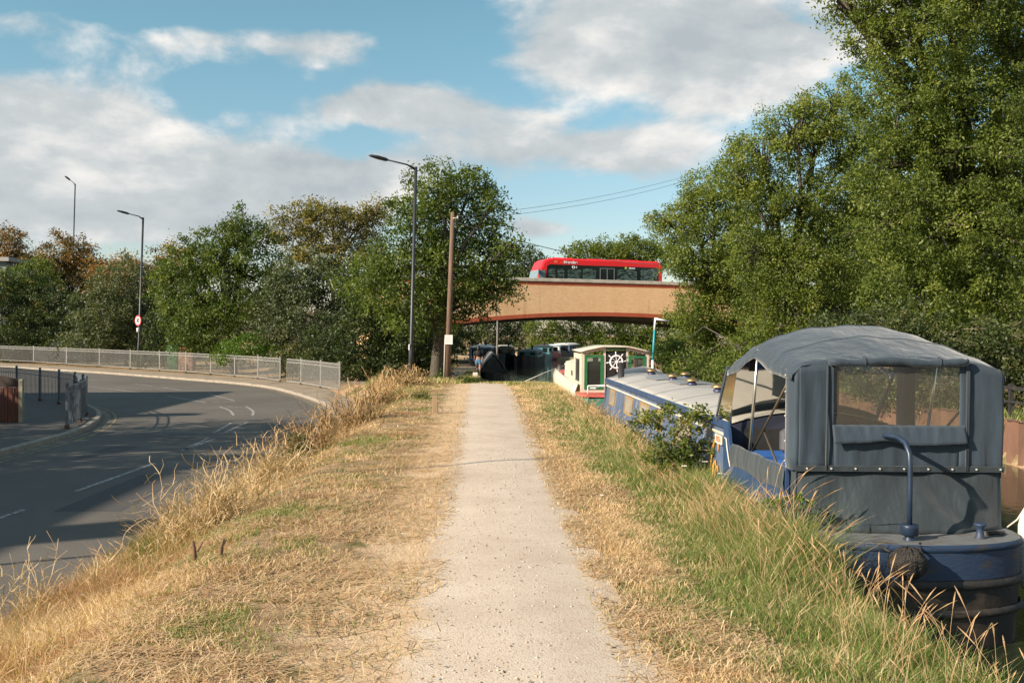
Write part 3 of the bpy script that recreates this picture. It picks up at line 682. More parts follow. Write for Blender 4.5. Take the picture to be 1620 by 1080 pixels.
for (y0, y1, z0, z1) in ((21.0, 21.75, .28, .53), (18.55, 19.45, .26, .53), (16.75, 17.65, .27, .53), (15.5, 15.95, .27, .53), (13.4, 14.2, .27, .53)):
    fr = MB(); pn = MB(); x = sideL((z0 + z1) / 2) - .004
    def wp(y, z, d): return (sideL(z) - d, y, z)
    w_ = .038
    for (a0, a1, b0, b1) in ((y0 - w_, y1 + w_, z1, z1 + w_), (y0 - w_, y1 + w_, z0 - w_, z0), (y0 - w_, y0, z0, z1), (y1, y1 + w_, z0, z1)):
        q = [fr.pt(wp(a0, b0, .02)), fr.pt(wp(a1, b0, .02)), fr.pt(wp(a1, b1, .02)), fr.pt(wp(a0, b1, .02))]; r = [fr.pt(wp(a0, b0, .001)), fr.pt(wp(a1, b0, .001)), fr.pt(wp(a1, b1, .001)), fr.pt(wp(a0, b1, .001))]
        fr.face(q)
        for k in range(4): j = (k + 1) % 4; fr.face((q[k], q[j], r[j], r[k]))
    wf = fr.build('window', mochre, boat)
    pn.face([pn.pt(wp(y0, z0, .008)), pn.pt(wp(y1, z0, .008)), pn.pt(wp(y1, z1, .008)), pn.pt(wp(y0, z1, .008))]); pn.build('pane', mat('curtained_pane', (.36, .35, .30), .25, .4, 3), wf)
for (x, y) in ((3.66, 21.3), (3.62, 18.7), (3.60, 16.9), (3.58, 14.9), (4.25, 20.6), (4.28, 16.9), (4.3, 13.0)):
    z = roofz(x) + .012; m = MB(); m.lathe((x, y, z), [(.085, 0), (.085, .03), (.06, .05), (.055, .07)], 16); vb = m.build('roof_vent', mat('vent_blue', (.025, .035, .09), .5), boat)
    m = MB(); m.lathe((x, y, z), [(.05, .062), (.115, .066), (.118, .08), (.10, .105), (.06, .122), (.02, .128)], 18); m.build('vent_cap', mbrass, vb)
m = MB(); m.lathe((3.06, 21.7, .80), [(.07, 0), (.068, .33), (.075, .335), (.075, .35), (.05, .35), (.05, .30)], 16); m.build('chimney', mat('chimney_black', (.035, .035, .04), .6), boat)
for (x0, y0, x1, y1) in ((3.35, 18.95, 4.0, 20.3), (3.45, 17.2, 4.05, 18.35)):
    m = MB(); m.grid([[(x, y, roofz(x) + .03) for x in np.linspace(x0, x1, 5)] for y in (y0, y1)], False); m.build('solar_panel', mat('solar_grey', (.20, .215, .23), .35), boat, thick=.02)
# bow cratch cover
m = MB(); rows = []
for y, h in ((22.6, .92), (23.3, 1.02), (24.2, .78), (25.0, .4)):
    hw = .92 * (1 - max(0, y - 23) * .22); rows.append([(XC - hw, y, .05), (XC - hw * .98, y, h * .62), (XC - hw * .45, y, h * .93), (XC + .05, y, h), (XC + hw * .5, y, h * .92), (XC + hw * .98, y, h * .62), (XC + hw, y, .05)])
m.grid(rows); m.build('bow_cover', mcan, boat, thick=.01)
# aft side panels with swooping top
sw = [(11.30, .02), (11.30, .755), (11.14, .76), (11.06, .70), (11.02, .58), (10.93, .50), (10.78, .49), (10.5, .52), (9.8, .54), (8.95, .56), (8.95, .02)]
for x0, x1 in ((2.775, 2.805), (4.70, 4.73)):
    m = MB(); m.prism(sw, 'x', x0, x1); m.build('aft_side', mblue, boat)
m = MB(); yy = np.linspace(8.98, 10.93, 26)
m.grid([[(2.768 - .004 * math.sin(y * 14), y, .535 + .006 * math.sin(y * 9)), (2.755 + .008 * math.sin(y * 21), y, .42), (2.765, y, .335 + .012 * math.sin(y * 5))] for y in yy])
m.grid([[(2.768 - .004 * math.sin(y * 14), y, .535 + .006 * math.sin(y * 9)), (2.79, y, .565 + .006 * math.sin(y * 9)), (2.82, y, .53)] for y in yy])
m.build('coaming_cover', mcan2, boat)
m = MB(); m.tube([(2.766, 11.22, .60), (2.764, 11.12, .595), (2.764, 11.08, .5), (2.764, 11.0, .38), (2.764, 10.93, .30)], .008, 5); m.build('coach_line', mcream, boat)
# name plate and painted scrolls
mplt = mat('cream_plate', (.66, .60, .50), .6, .2, 12); m = MB(); m.box((2.762, 11.33, .50), (2.772, 11.66, .605)); npl = m.build('number_plate', mplt, boat)
TX = Matrix(((0, 0, -1, 2.760), (-1, 0, 0, 11.495), (0, 1, 0, .552), (0, 0, 0, 1)))
text_mb('lettering', '48856', .095, TX, mat('plate_letters', (.42, .22, .13), .6), npl, .001, .002)
mscr = mat('ochre_scroll_paint', (.55, .27, .05), .5, .2, 20)
def scroll(pts, r=.016):
    m = MB(); q = smooth(pts, 26, 2); m.tube([(sideL(z) - .018, y, z) for y, z in q], [r * (1.2 - .7 * abs(2 * k / (len(q) - 1) - 1)) for k in range(len(q))], 5); m.build('scroll', mscr, boat)
scroll([(11.72, .38), (11.73, .46), (11.80, .52), (11.92, .50), (11.98, .38), (12.0, .2), (11.98, .05)])
scroll([(11.75, .20), (11.8, .27), (11.86, .2), (11.84, .06), (11.78, .0)])
scroll([(11.62, .15), (11.68, .22), (11.74, .12), (11.7, .0)])
scroll([(11.45, .06), (11.5, .10), (11.55, .04), (11.5, -.02)])
# cockpit
m = MB(); m.box((2.82, 8.9, -.12), (4.69, 11.2, -.08)); m.build('cockpit_floor', mat('cockpit_sole', (.10, .08, .06), .8), boat)
m = MB(); m.grid([[(x, CY0 - .03, .0) for x in xr_], [(x, CY0 - .03, roofz(x) - .02) for x in xr_]], False); bh = m.build('rear_bulkhead', mat('bulkhead_dark', (.03, .035, .06), .7), boat)
mseat = mat('seat_blue', (.02, .075, .30), .4); mvin = mat('seat_vinyl', (.09, .09, .10), .45)
m = MB(); m.box((2.86, 10.1, -.08), (3.8, 11.15, .40), .03); m.box((4.2, 9.2, -.08), (4.66, 11.1, .34), .03); m.build('seat_box', mseat, boat)
m = MB(); m.box((2.88, 10.12, .401), (3.78, 11.13, .47), .025); m.build('seat_cushion', mat('cushion_blue', (.03, .13, .42), .5), boat)
m = MB(); m.box((3.3, 10.85, .47), (3.75, 10.95, .74), .04, .15); m.build('seat_back', mvin, boat)
m = MB(); m.box((3.45, 9.6, -.08), (3.75, 10.0, .50), .03, .3); m.build('folded_chair', mat('chair_cream', (.55, .45, .33), .8), boat)
m = MB(); m.tube([(3.18, 9.65, .0), (3.42, 9.75, .58)], .014, 6); m.tube([(3.55, 9.55, .0), (3.30, 9.75, .58)], .014, 6); m.build('chair_leg', mchrome, boat)
m = MB(); m.lathe((3.62, 10.3, .60), [(.075, 0), (.06, .03), (.05, .09), (.03, .12), (.012, .13), (.012, .2)], 16); m.torus((3.62, 10.3, .82), .03, .008, (1, 0, 0), (0, 0, 1), 12, 5); m.build('brass_bell', mbrass, boat)
m = MB(); m.box((3.0, CY0 - .06, .40), (3.6, CY0 - .045, .70)); m.build('hatch_board', mblk, boat)
# canopy
XA, XB = 2.79, 4.72
ST = [(8.84, 1.47, 1.55), (9.0, 1.50, 1.62), (9.4, 1.55, 1.75), (9.8, 1.61, 1.84), (10.07, 1.645, 1.87), (10.4, 1.60, 1.83), (10.8, 1.50, 1.74), (11.18, 1.42, 1.62)]
def croof(t_, st, sag=0.0):
    y, zs, zc = st; x = XA + (XB - XA) * (t_ + 1) / 2
    e = abs(t_); z = zs + (zc - zs) * (1 - e ** 2.3) - (.06 * max(0, (e - .93) / .07) ** 2)
    z += .010 * math.sin(7 * t_ + y * 5) * (1 - e) - .016 * (1 - e) * abs(math.sin((y - 9.4) / .68 * math.pi)) + .006 * math.sin(16 * t_ - y * 11)
    return (x, y, z)
TT = list(np.linspace(-1, 1, 25))
def interp_st(n):
    A = np.array(ST); yy = np.linspace(A[0, 0], A[-1, 0], n); return [(y, float(np.interp(y, A[:, 0], A[:, 1])), float(np.interp(y, A[:, 0], A[:, 2]))) for y in yy]
SI = interp_st(22); A_ = np.array(SI)
for _ in range(1): A_[1:-1, 1:] = (A_[:-2, 1:] + 2 * A_[1:-1, 1:] + A_[2:, 1:]) / 4
SI = [tuple(q) for q in A_]
m = MB(); m.grid([[croof(t_, s_) for t_ in TT] for s_ in SI])
canopy = m.build('canopy', mcan, boat, thick=.008)
for t_, xo in ((-1, -.004), (1, .004)):
    m = MB(); rows = []
    for (y, zs, zc) in SI:
        p = croof(t_, (y, zs, zc)); sag = .045 + .05 * (abs(math.sin((y - 10.07) / 1.2 * math.pi)) if y < 10.07 or True else 0)
        rows.append([(p[0] + xo, y, p[2] + .006), (p[0] + xo * 3, y, p[2] - sag)])
    m.grid(rows); m.build('valance', mcan, canopy, thick=.006)
for yb in (9.4, 10.07, 10.8):
    k = min(range(len(SI)), key=lambda i: abs(SI[i][0] - yb)); m = MB(); m.tube([(lambda q: (q[0], q[1], q[2] + .003))(croof(t_, SI[k])) for t_ in TT], .009, 5); m.build('seam', mcan, canopy)
# stern curtain: frame around a clear window
YS = 8.84; s0 = ST[0]
def ztop(x): return croof(2 * (x - XA) / (XB - XA) - 1, s0)[2]
WX0, WX1, WZ0, WZ1 = 3.17, 4.31, .955, 1.49
def folds(x, z, amp=.012): return YS + amp * (math.sin(x * 38 + z * 3 + 1.5 * math.sin(z * 4)) * .5 + math.sin(x * 17 + 1.3 + z * 5) * .7 + .35 * math.sin(z * 13 + x * 9)) * (1.5 - .6 * z)
def panel(name, x0, x1, z0, z1, nx_, nz_, mt, amp, parent, off=0, top=None):
    m = MB(); xs_ = np.linspace(x0, x1, nx_)
    m.grid([[(x, folds(x, z0 + ((top(x) if top else z1) - z0) * k / (nz_ - 1), amp) + off, z0 + ((top(x) if top else z1) - z0) * k / (nz_ - 1)) for x in xs_] for k in range(nz_)])
    return m.build(name, mt, parent, thick=.006)
cur = panel('stern_curtain', XA + .06, WX0, .555, 1.5, 22, 14, mcan, .012, boat, top=ztop)
panel('curtain_panel', WX1, XB - .01, .555, 1.5, 18, 14, mcan, .010, cur, top=ztop)
panel('curtain_panel', WX0, WX1, .555, WZ0, 30, 8, mcan, .008, cur)
panel('curtain_panel', WX0, WX1, WZ1, 1.55, 20, 4, mcan, .004, cur, top=ztop)
# rounded left corner and its return
m = MB(); rows = []
for k in range(9):
    z = .555 + (1.46 - .555) * k / 8
    rows.append([(XA + .06, folds(XA + .06, z), z), (XA + .025, YS + .012, z), (XA + .004, YS + .05, z), (XA - .004 + .006 * math.sin(z * 8), YS + .13, z), (XA + .008, YS + .22, z)])
m.grid(rows); m.build('curtain_panel', mcan, cur, thick=.006)
m = MB(); m.grid([[(XB - .01, YS, z), (XB + .004, YS + .05, z), (XB + .006, YS + .4, z), (XB + .004, YS + .6, z)] for z in np.linspace(.555, 1.45, 8)]); m.build('curtain_panel', mcan, cur, thick=.006)
m = MB(); m.grid([[(XB + .004, y, z) for y in (10.7, 10.95, 11.18)] for z in np.linspace(.6, 1.42, 6)]); m.grid([[(XB + .004, y, z) for y in (9.44, 10.1, 10.7)] for z in (.56, .78)]); m.build('curtain_panel', mcan, cur, thick=.006)
m = MB(); m.grid([[(XB + .004, y, z) for y in (9.44, 10.7)] for z in (.78, 1.50)], False); m.build('clear_window', mclear, boat)
m = MB(); m.grid([[(x, YS + .006 + .006 * math.sin(x * 5), z) for x in np.linspace(WX0 - .01, WX1 + .01, 10)] for z in np.linspace(WZ0 - .01, WZ1 + .02, 5)]); m.build('clear_window', mclear, boat)
m = MB(); m.grid([[(x, 11.18 + .55 * (1 - f), .80 + (croof(2 * (x - XA) / (XB - XA) - 1, ST[-1])[2] - .80) * f + (roofz(x) - .80) * (1 - f)) for x in np.linspace(XA, XB, 12)] for f in (0, .12)], True)
m.build('front_apron', mcan, canopy, thick=.006)
m = MB(); m.grid([[(x, 11.18 + .55 * (1 - f), .80 + (croof(2 * (x - XA) / (XB - XA) - 1, ST[-1])[2] - .80) * f + (roofz(x) - .80) * (1 - f)) for x in np.linspace(XA, XB, 12)] for f in (.12, .96)], True)
m.build('clear_window', mclear, boat)
for t_ in (-1, 1):
    x = XA if t_ < 0 else XB; m = MB(); m.tube([(x, 11.20, 1.40), (x, 11.72, .80)], .018, 6); m.build('seam', mcan, canopy)
# clear side quarter window on the left, front bay
m = MB(); m.grid([[(XA + .002, 11.17, 1.38), (XA + .002, 10.75, 1.45)], [(XA + .002, 11.65, .84), (XA + .002, 11.1, .78)]], False); m.build('clear_window', mclear, boat)
# rolled flap, welts, lower flap
m = MB(); m.tube([(x, YS - .045, 1.537 + .010 * math.sin(x * 9) - .02 * (x - 3.7) ** 2) for x in np.linspace(3.10, 4.36, 22)], [.026] + [.038 + .004 * math.sin(k * 1.7) for k in range(20)] + [.03], 9); m.build('rolled_flap', mcan, canopy)
mstrap = mat('strap_dark', (.03, .035, .04), .8)
for x in (3.42, 4.10):
    m = MB(); m.torus((x, YS - .045, 1.535), .043, .006, (0, 1, 0), (0, 0, 1), 14, 5); m.build('strap', mstrap, canopy)
def flapz(x): return .80 + .028 * math.exp(-((x - 3.62) / .12) ** 2) + .01 * math.sin(x * 6)
m = MB(); rows = []
for k in range(7):
    f = k / 6; rows.append([(x, YS - .012 - .055 * f - .006 * math.sin(x * 60) * (1 - f), (.965) * (1 - f) + flapz(x) * f) for x in np.linspace(3.15, 4.36, 50)])
m.grid(rows); m.build('lower_flap', mcan, canopy, thick=.007)
for (x, z0, z1) in ((WX0 - .07, .56, 1.5), (WX1 + .06, .56, 1.5), (WX1 + .075, .56, 1.5)):
    m = MB(); m.tube([(x, YS - .018, z0), (x, YS - .02, (z0 + z1) / 2), (x, YS - .016, z1)], .010, 5); m.build('seam', mcan2, canopy)
m = MB(); m.box((XA + .03, YS - .02, .548), (XB + .0, YS - .012, .60)); m.build('hem', mcan2, canopy)
mstud = mat('stud_white', (.55, .54, .5), .4)
for (x, y, z, ax) in [(x, YS - .024, .575, 'y') for x in np.linspace(2.92, 4.68, 9)] + [(XA - .012, 9.0, z, 'x') for z in (.62, .80, 1.03, 1.25, 1.4)]:
    m = MB(); d = (0, -.008, 0) if ax == 'y' else (-.008, 0, 0); m.tube([(x, y, z), (x + d[0], y + d[1], z + d[2])], .0085, 8, sm=False); m.build('stud', mstud, canopy)
# apron beneath the curtain
m = MB(); rows = []
for k in range(16):
    z = .04 + (.545 - .04) * k / 15; f = k / 15
    rows.append([(x, YS + .03 - .30 * (1 - f) ** 1.3 * max(0, math.sin(math.pi * (x - 2.85) / 1.87)) ** .7 + .022 * math.sin((x * 1.0 + z * .9) * 16) * math.exp(-((x - 4.25) / .45) ** 2) + .012 * math.sin((x - z * .6) * 13), z) for x in np.linspace(2.85, 4.715, 44)])
m.grid(rows)
m.grid([[(4.715 + .004 * math.sin(y * 12), y, z) for y in np.linspace(YS + .03, 9.6, 6)] for z in (.04, .3, .56)])
m.grid([[(2.85 - .08 * min(1, (y - YS) * 3), y, z * (1 - .35 * (y - YS)) + .02) for y in np.linspace(YS + .03, 9.1, 5)] for z in (.02, .3, .54)])
m.build('apron', mcan2, boat, thick=.006)
# poles and braces
m = MB(); m.tube([(XA + .03, 10.07, 1.62), (XA + .03, 10.36, .50)], .016, 8); m.build('canopy_pole', mchrome, boat)
m = MB(); m.tube([(XB - .04, 10.07, 1.62), (XB - .04, 10.36, .50)], .016, 8); m.build('canopy_pole', mchrome, boat)
m = MB(); m.tube([(XA + .03, 11.12, 1.40), (XA + .03, 11.16, .76)], .013, 8); m.build('canopy_pole', mchrome, boat)
for t_ in (-1, 1):
    x = XA + .05 if t_ < 0 else XB - .05
    m = MB(); m.tube([(x, 9.06, 1.38), (x, 10.30, .56)], .013, 6); m.build('brace', mat('aged_brass_tube', (.28, .22, .16), .35, metal=.8), boat)
    m = MB(); m.tube([(x + .015, 9.95, .80), (x + .015, 9.2, .35)], .013, 6); m.build('brace', mat('aged_brass_tube', (.28, .22, .16), .35), boat)
m = MB(); m.tube([(4.0, 11.1, .9), (4.0, 11.1, 1.6)], .03, 6); m.box((3.0, 11.05, 1.36), (3.06, 11.09, 1.56)); m.build('post', mblk, boat)
k = min(range(len(SI)), key=lambda i: abs(SI[i][0] - 10.07)); m = MB(); m.tube([(lambda q: (q[0], q[1], q[2] - .03))(croof(t_, SI[k])) for t_ in TT[1:-1]], .013, 6); m.build('hoop', mchrome, boat)
# tiller
mtil = mat('tiller_blue', (.018, .035, .07), .4, .3, 8)
m = MB(); m.tube([(3.60, 8.86, .86), (3.61, 8.70, .885), (3.63, 8.55, .885), (3.645, 8.43, .85), (3.65, 8.36, .76), (3.65, 8.345, .64), (3.65, 8.34, .4), (3.65, 8.34, .14)], [.021, .021, .022, .023, .023, .022, .021, .021], 12); m.build('tiller', mtil, boat)
m = MB(); m.lathe((3.65, 8.34, .035), [(.05, 0), (.05, .015), (.04, .02), (.04, .04), (.072, .045), (.075, .12), (.07, .135), (.03, .135)], 18); m.build('rudder_bearing', mtil, boat)
m = MB(); m.lathe((4.30, 8.42, .036), [(.05, 0), (.035, .02), (.028, .07), (.034, .10), (.055, .12), (.05, .13)], 14); m.build('bollard', mhb, boat)
m = MB(); m.tube([(4.42, 8.55, .05), (4.5, 8.5, .07), (4.6, 8.6, .05)], .02, 6); m.build('mooring_cleat', mblk, boat)
# stern fender of knotted rope
fe = thing('rope_fender', 'black knotted rope fender hanging on the blue stern', 'fender', (3.48, 7.98, -.08))
m = MB(); rows = []
for i in range(20):
    th = math.pi * i / 19
    rows.append([(3.48 + (.155 + .014 * math.sin(9 * ph + 7 * th)) * math.sin(th) * math.cos(ph), 7.98 + (.12 + .012 * math.sin(11 * ph)) * math.sin(th) * math.sin(ph), -.08 + .13 * math.cos(th) + .012 * math.sin(8 * ph + 5 * th)) for ph in np.linspace(0, 2 * math.pi, 33)[:-1]])
m.grid(rows, closed=True); m.build('rope_ball', mat('tarred_rope', (.055, .048, .042), .95, .6, 30, bump=2, bscale=55), fe)
m = MB(); m.tube([(3.36, 8.02, .0), (3.30, 8.24, .03)], .013, 6); m.build('chain', mblk, fe)
m = MB(); m.tube([(3.60, 8.02, .0), (3.68, 8.2, .035)], .013, 6); m.build('chain', mblk, fe)
# white fender at the far right of the stern
wf = thing('white_fender', 'white inflatable fender with pale blue end hanging beside the stern', 'fender', (4.95, 8.7, .1))
m = MB(); m.lathe((4.98, 8.78, -.55), [(.02, 0), (.09, .05), (.13, .14), (.135, .35), (.135, .62), (.11, .74), (.06, .82), (.04, .86)], 20); m.build('fender_body', mat('fender_white', (.75, .73, .68), .45, .1, 6), wf)
m = MB(); m.lathe((4.98, 8.78, .29), [(.045, 0), (.06, .03), (.05, .08), (.02, .1)], 14); m.build('fender_eye', mat('fender_blue', (.10, .30, .50), .5), wf)
m = MB(); m.tube([(4.98, 8.78, .38), (4.86, 8.85, .12), (4.78, 8.9, .03)], .008, 5); m.build('lanyard', mcream, wf)

# ------------------------------------------------------------------ cream and green canal cruiser
mcr = mat('cream_paint', (.62, .56, .45), .55, .2, 2.5, stretch=(1, 1, .4)); mgr = mat('green_paint', (.02, .16, .055), .45, .25, 4)
mtg = mat('sea_green_paint', (.09, .27, .20), .5, .3, 4); mpk = mat('faded_red_paint', (.62, .13, .10), .55, .3, 5)
mcyan = mat('cyan_paint', (.02, .32, .38), .5)
gb = thing('canal_cruiser', 'cream and green canal boat with a steering wheel on its wheelhouse door', 'boat', (3.75, 32, WATER))
def boatshell(pts0, z0, pts1, z1, mt, name, parent, top=False):
    m = MB(); A = [m.pt((x, y, z0 if not callable(z0) else z0(y))) for x, y in pts0]; B = [m.pt((x, y, z1 if not callable(z1) else z1(y))) for x, y in pts1]; n = len(A)
    for k in range(n): j = (k + 1) % n; m.face((A[k], A[j], B[j], B[k]), False)
    if top: m.face(B)
    return m.build(name, mt, parent)
def gout(d):
    L = [(2.85 - d, 26.6 - d), (2.72 - d, 27.2)] + [(2.70 - d, y) for y in (28, 30, 32, 34, 35.5)] + [(2.78 - d, 37), (3.1 - d, 38.6), (3.7, 39.7 + d)]
    return L + [(7.5 - x, y) for x, y in L[-2::-1]]
sheer = lambda y: .12 + .012 * max(0, 28 - y) ** 2 + .0042 * max(0, y - 31) ** 2
boatshell(gout(-.08), -1.3, gout(-.02), -.46, mblk, 'hull', gb)
boatshell(gout(-.02), -.46, gout(0), lambda y: sheer(y) - .10, mtg, 'hull_side', gb)
boatshell(gout(.03), lambda y: sheer(y) - .46, gout(.03), lambda y: sheer(y) - .34, mpk, 'lower_band', gb)
boatshell(gout(.03), lambda y: sheer(y) - .07, gout(.02), sheer, mpk, 'gunwale', gb, top=True)
m = MB()   # cream topside that runs forward
m.grid([[(2.655, y, sheer(y) - .52), (2.66, y, sheer(y) + .02), (2.74, y, sheer(y) + .24)] for y in np.linspace(28.2, 36.6, 9)]); m.grid([[(4.78, y, sheer(y) - .02), (4.74, y, sheer(y) + .22)] for y in np.linspace(28.2, 35.5, 8)])
m.build('bulwark', mcr, gb, thick=.04)
# fore cabin
m = MB(); m.prism([(2.85, .1), (4.65, .1), (4.58, .82), (4.2, .93), (3.3, .93), (2.92, .82)], 'y', 30.35, 34.4); m.build('fore_cabin', mcr, gb)
# wheelhouse
def wroof(x): return 1.42 - .235 * max(0, abs((x - 3.77) / 1.0) - .33) ** 1.15
XW0, XW1, YW0, YW1 = 2.84, 4.70, 28.0, 30.3
m = MB(); m.grid([[(x, y, wroof(x) + (.0 if y < 28 else 0)) for x in np.linspace(XW0 - .07, XW1 + .07, 13)] for y in (27.85, 29, 30.4)]); m.build('wheelhouse_roof', mcr, gb, thick=.04)
def sidewall(x, name):
    m = MB()
    for (y0, y1, z0, z1) in ((YW0, YW1, .12, .42), (YW0, YW0 + .5, .42, 1.20), (YW1 - .5, YW1, .42, 1.20), (YW0 + .5, YW1 - .5, 1.02, 1.20)): m.box((x - .025, y0 + .002, z0), (x + .025, y1, z1))
    w_ = m.build(name, mcr, gb)
    m = MB(); m.box((x - .012, YW0 + .5, .42), (x + .012, YW1 - .5, 1.02)); m.build('side_window', mat('dark_glass', (.05, .06, .06), .12), w_)
    m = MB()
    for y in (YW0 + .72, YW0 + .93, YW0 + 1.15, YW0 + 1.36, YW0 + 1.58): m.box((x - .032, y, .40), (x - .026, y + .018, 1.05))
    for z in (.40, 1.03): m.box((x - .034, YW0 + .48, z), (x - .026, YW1 - .48, z + .02))
    m.build('window_bars', mblk, w_)
sidewall(XW0, 'side_wall'); sidewall(XW1, 'side_wall')
m = MB()
for (x0, x1) in ((2.82, 2.90), (3.44, 3.50), (4.08, 4.14), (4.64, 4.72)): m.box((x0, YW0 - .03, .12), (x1, YW0 + .03, wroof((x0 + x1) / 2) - .02))
for (x0, x1) in ((2.90, 3.44), (3.50, 4.08), (4.14, 4.64)):
    n_ = 4
    for k in range(n_): xa = x0 + (x1 - x0) * k / n_; xb_ = x0 + (x1 - x0) * (k + 1) / n_; m.box((xa, YW0 - .028, wroof((xa + xb_) / 2) - .10), (xb_, YW0 + .028, wroof((xa + xb_) / 2) - .025))
m.box((2.90, YW0 - .028, .12), (3.44, YW0 + .028, .20)); m.box((3.50, YW0 - .028, .12), (4.08, YW0 + .028, .40)); m.box((4.14, YW0 - .028, .12), (4.64, YW0 + .028, .28))
m.build('stern_frame', mcr, gb)
for (x0, x1, z0, z1, nm) in ((2.90, 3.44, .21, 1.17, 'door'), (4.14, 4.64, .30, 1.16, 'door')):
    m = MB(); w_ = .085
    m.box((x0, YW0 - .045, z0), (x0 + w_, YW0 - .0, z1)); m.box((x1 - w_, YW0 - .045, z0), (x1, YW0 - .0, z1)); m.box((x0 + w_, YW0 - .045, z0), (x1 - w_, YW0, z0 + .10)); m.box((x0 + w_, YW0 - .045, z1 - .06), (x1 - w_, YW0, z1))
    d_ = m.build(nm, mgr, gb)
    m = MB(); m.box((x0 + w_, YW0 - .02, z0 + .10), (x1 - w_, YW0 - .012, z1 - .06)); m.build('pane', glassmat('wheelhouse_glass_' + str(int(x0 * 10)), (.75, .78, .72), .08, hazecol=(.3, .3, .26)), d_)
m = MB(); m.box((3.50, YW0 - .01, .41), (4.08, YW0 + .0, 1.29)); m.build('hatch_shade_panel', mat('hatch_shade_black', (.012, .012, .012), .9), gb)  # solid black panel, stands for the dark inside of the open hatch
m = MB(); m.box((3.50, YW0 - .03, .40), (4.08, YW0 - .012, .48)); m.build('hatch_sill', mgr, gb)
m = MB(); m.box((3.5, YW0 - .032, 1.33), (4.08, YW0 - .029, 1.385)); m.build('name_board', mgr, gb)
m = MB(); m.box((3.22, 28.7, .86), (3.38, 28.74, 1.10)); m.build('wall_card', mwht, gb)
m = MB(); m.box((3.0, 29.0, .15), (3.5, 29.4, .78), .03); m.box((2.95, 28.6, .72), (3.4, 29.1, .80), .03); m.build('dashboard', mat('wheelhouse_inner', (.40, .33, .24), .7), gb)
# steering wheel
sw_ = thing('steering_wheel', 'white eight spoke ship wheel hanging on the wheelhouse door', 'wheel', (3.80, 27.9, 1.02))
cx_, cy_, cz_ = 3.80, 27.9, .99
m = MB(); m.torus((cx_, cy_, cz_), .175, .026, (1, 0, 0), (0, 0, 1), 28, 8); m.build('rim', mwht, sw_)
m = MB(); m.tube([(cx_, cy_ - .03, cz_), (cx_, cy_ + .03, cz_)], .04, 12, sm=False); m.build('hub', mwht, sw_)
for k in range(8):
    a_ = .1 + k * math.pi / 4; m = MB(); m.tube([(cx_ + r_ * math.cos(a_), cy_, cz_ + r_ * math.sin(a_)) for r_ in (.03, .17, .21, .25, .29)], [.013, .013, .011, .019, .012], 7); m.build('spoke', mwht, sw_)
m = MB(); m.tube([(4.82, 27.9, .1), (4.82, 27.9, 1.05)], .035, 8); m.build('mast_base', mwht, gb)
m = MB(); m.tube([(4.82, 27.9, 1.05), (4.86, 27.9, 1.9)], .028, 8); m.build('mast', mcyan, gb)
m = MB(); m.tube([(4.86, 27.9, 1.9), (4.88, 27.9, 2.23)], .028, 8); m.tube([(4.86, 27.9, 2.22), (5.27, 27.9, 2.15)], [.035, .02], 6); m.build('mast_arm', mwht, gb)
m = MB(); m.tube([(3.1, 26.9, .3), (3.0, 27.3, .28), (3.3, 27.5, .33), (3.6, 27.0, .34)], .02, 6); m.tube([(2.9, 27.0, .13), (2.9, 27.0, .36)], .015, 6); m.tube([(2.9, 27.0, .36), (3.9, 26.9, .42)], .012, 6); m.build('guard_rail', mwht, gb)
m = MB(); m.torus((2.86, 31.4, .62), .16, .012, (0, 1, 0), (0, 0, 1), 16, 5, math.pi, 2 * math.pi); m.build('hanging_rope', mblk, gb)
m = MB(); m.lathe((3.3, 38.9, .45), [(.05, 0), (.03, .02), (.03, .12), (.055, .15), (.03, .17)], 10); m.build('bow_bollard', mwht, gb)
ml = MB(); ml.tube([(3.3, 38.9, .55), (2.4, 38.2, .25), (1.6, 37.3, -.05)], .02, 5); tag(ml.build('mooring_rope', mcream), 'thin rope from the green boat bow to the grassy bank', 'rope')

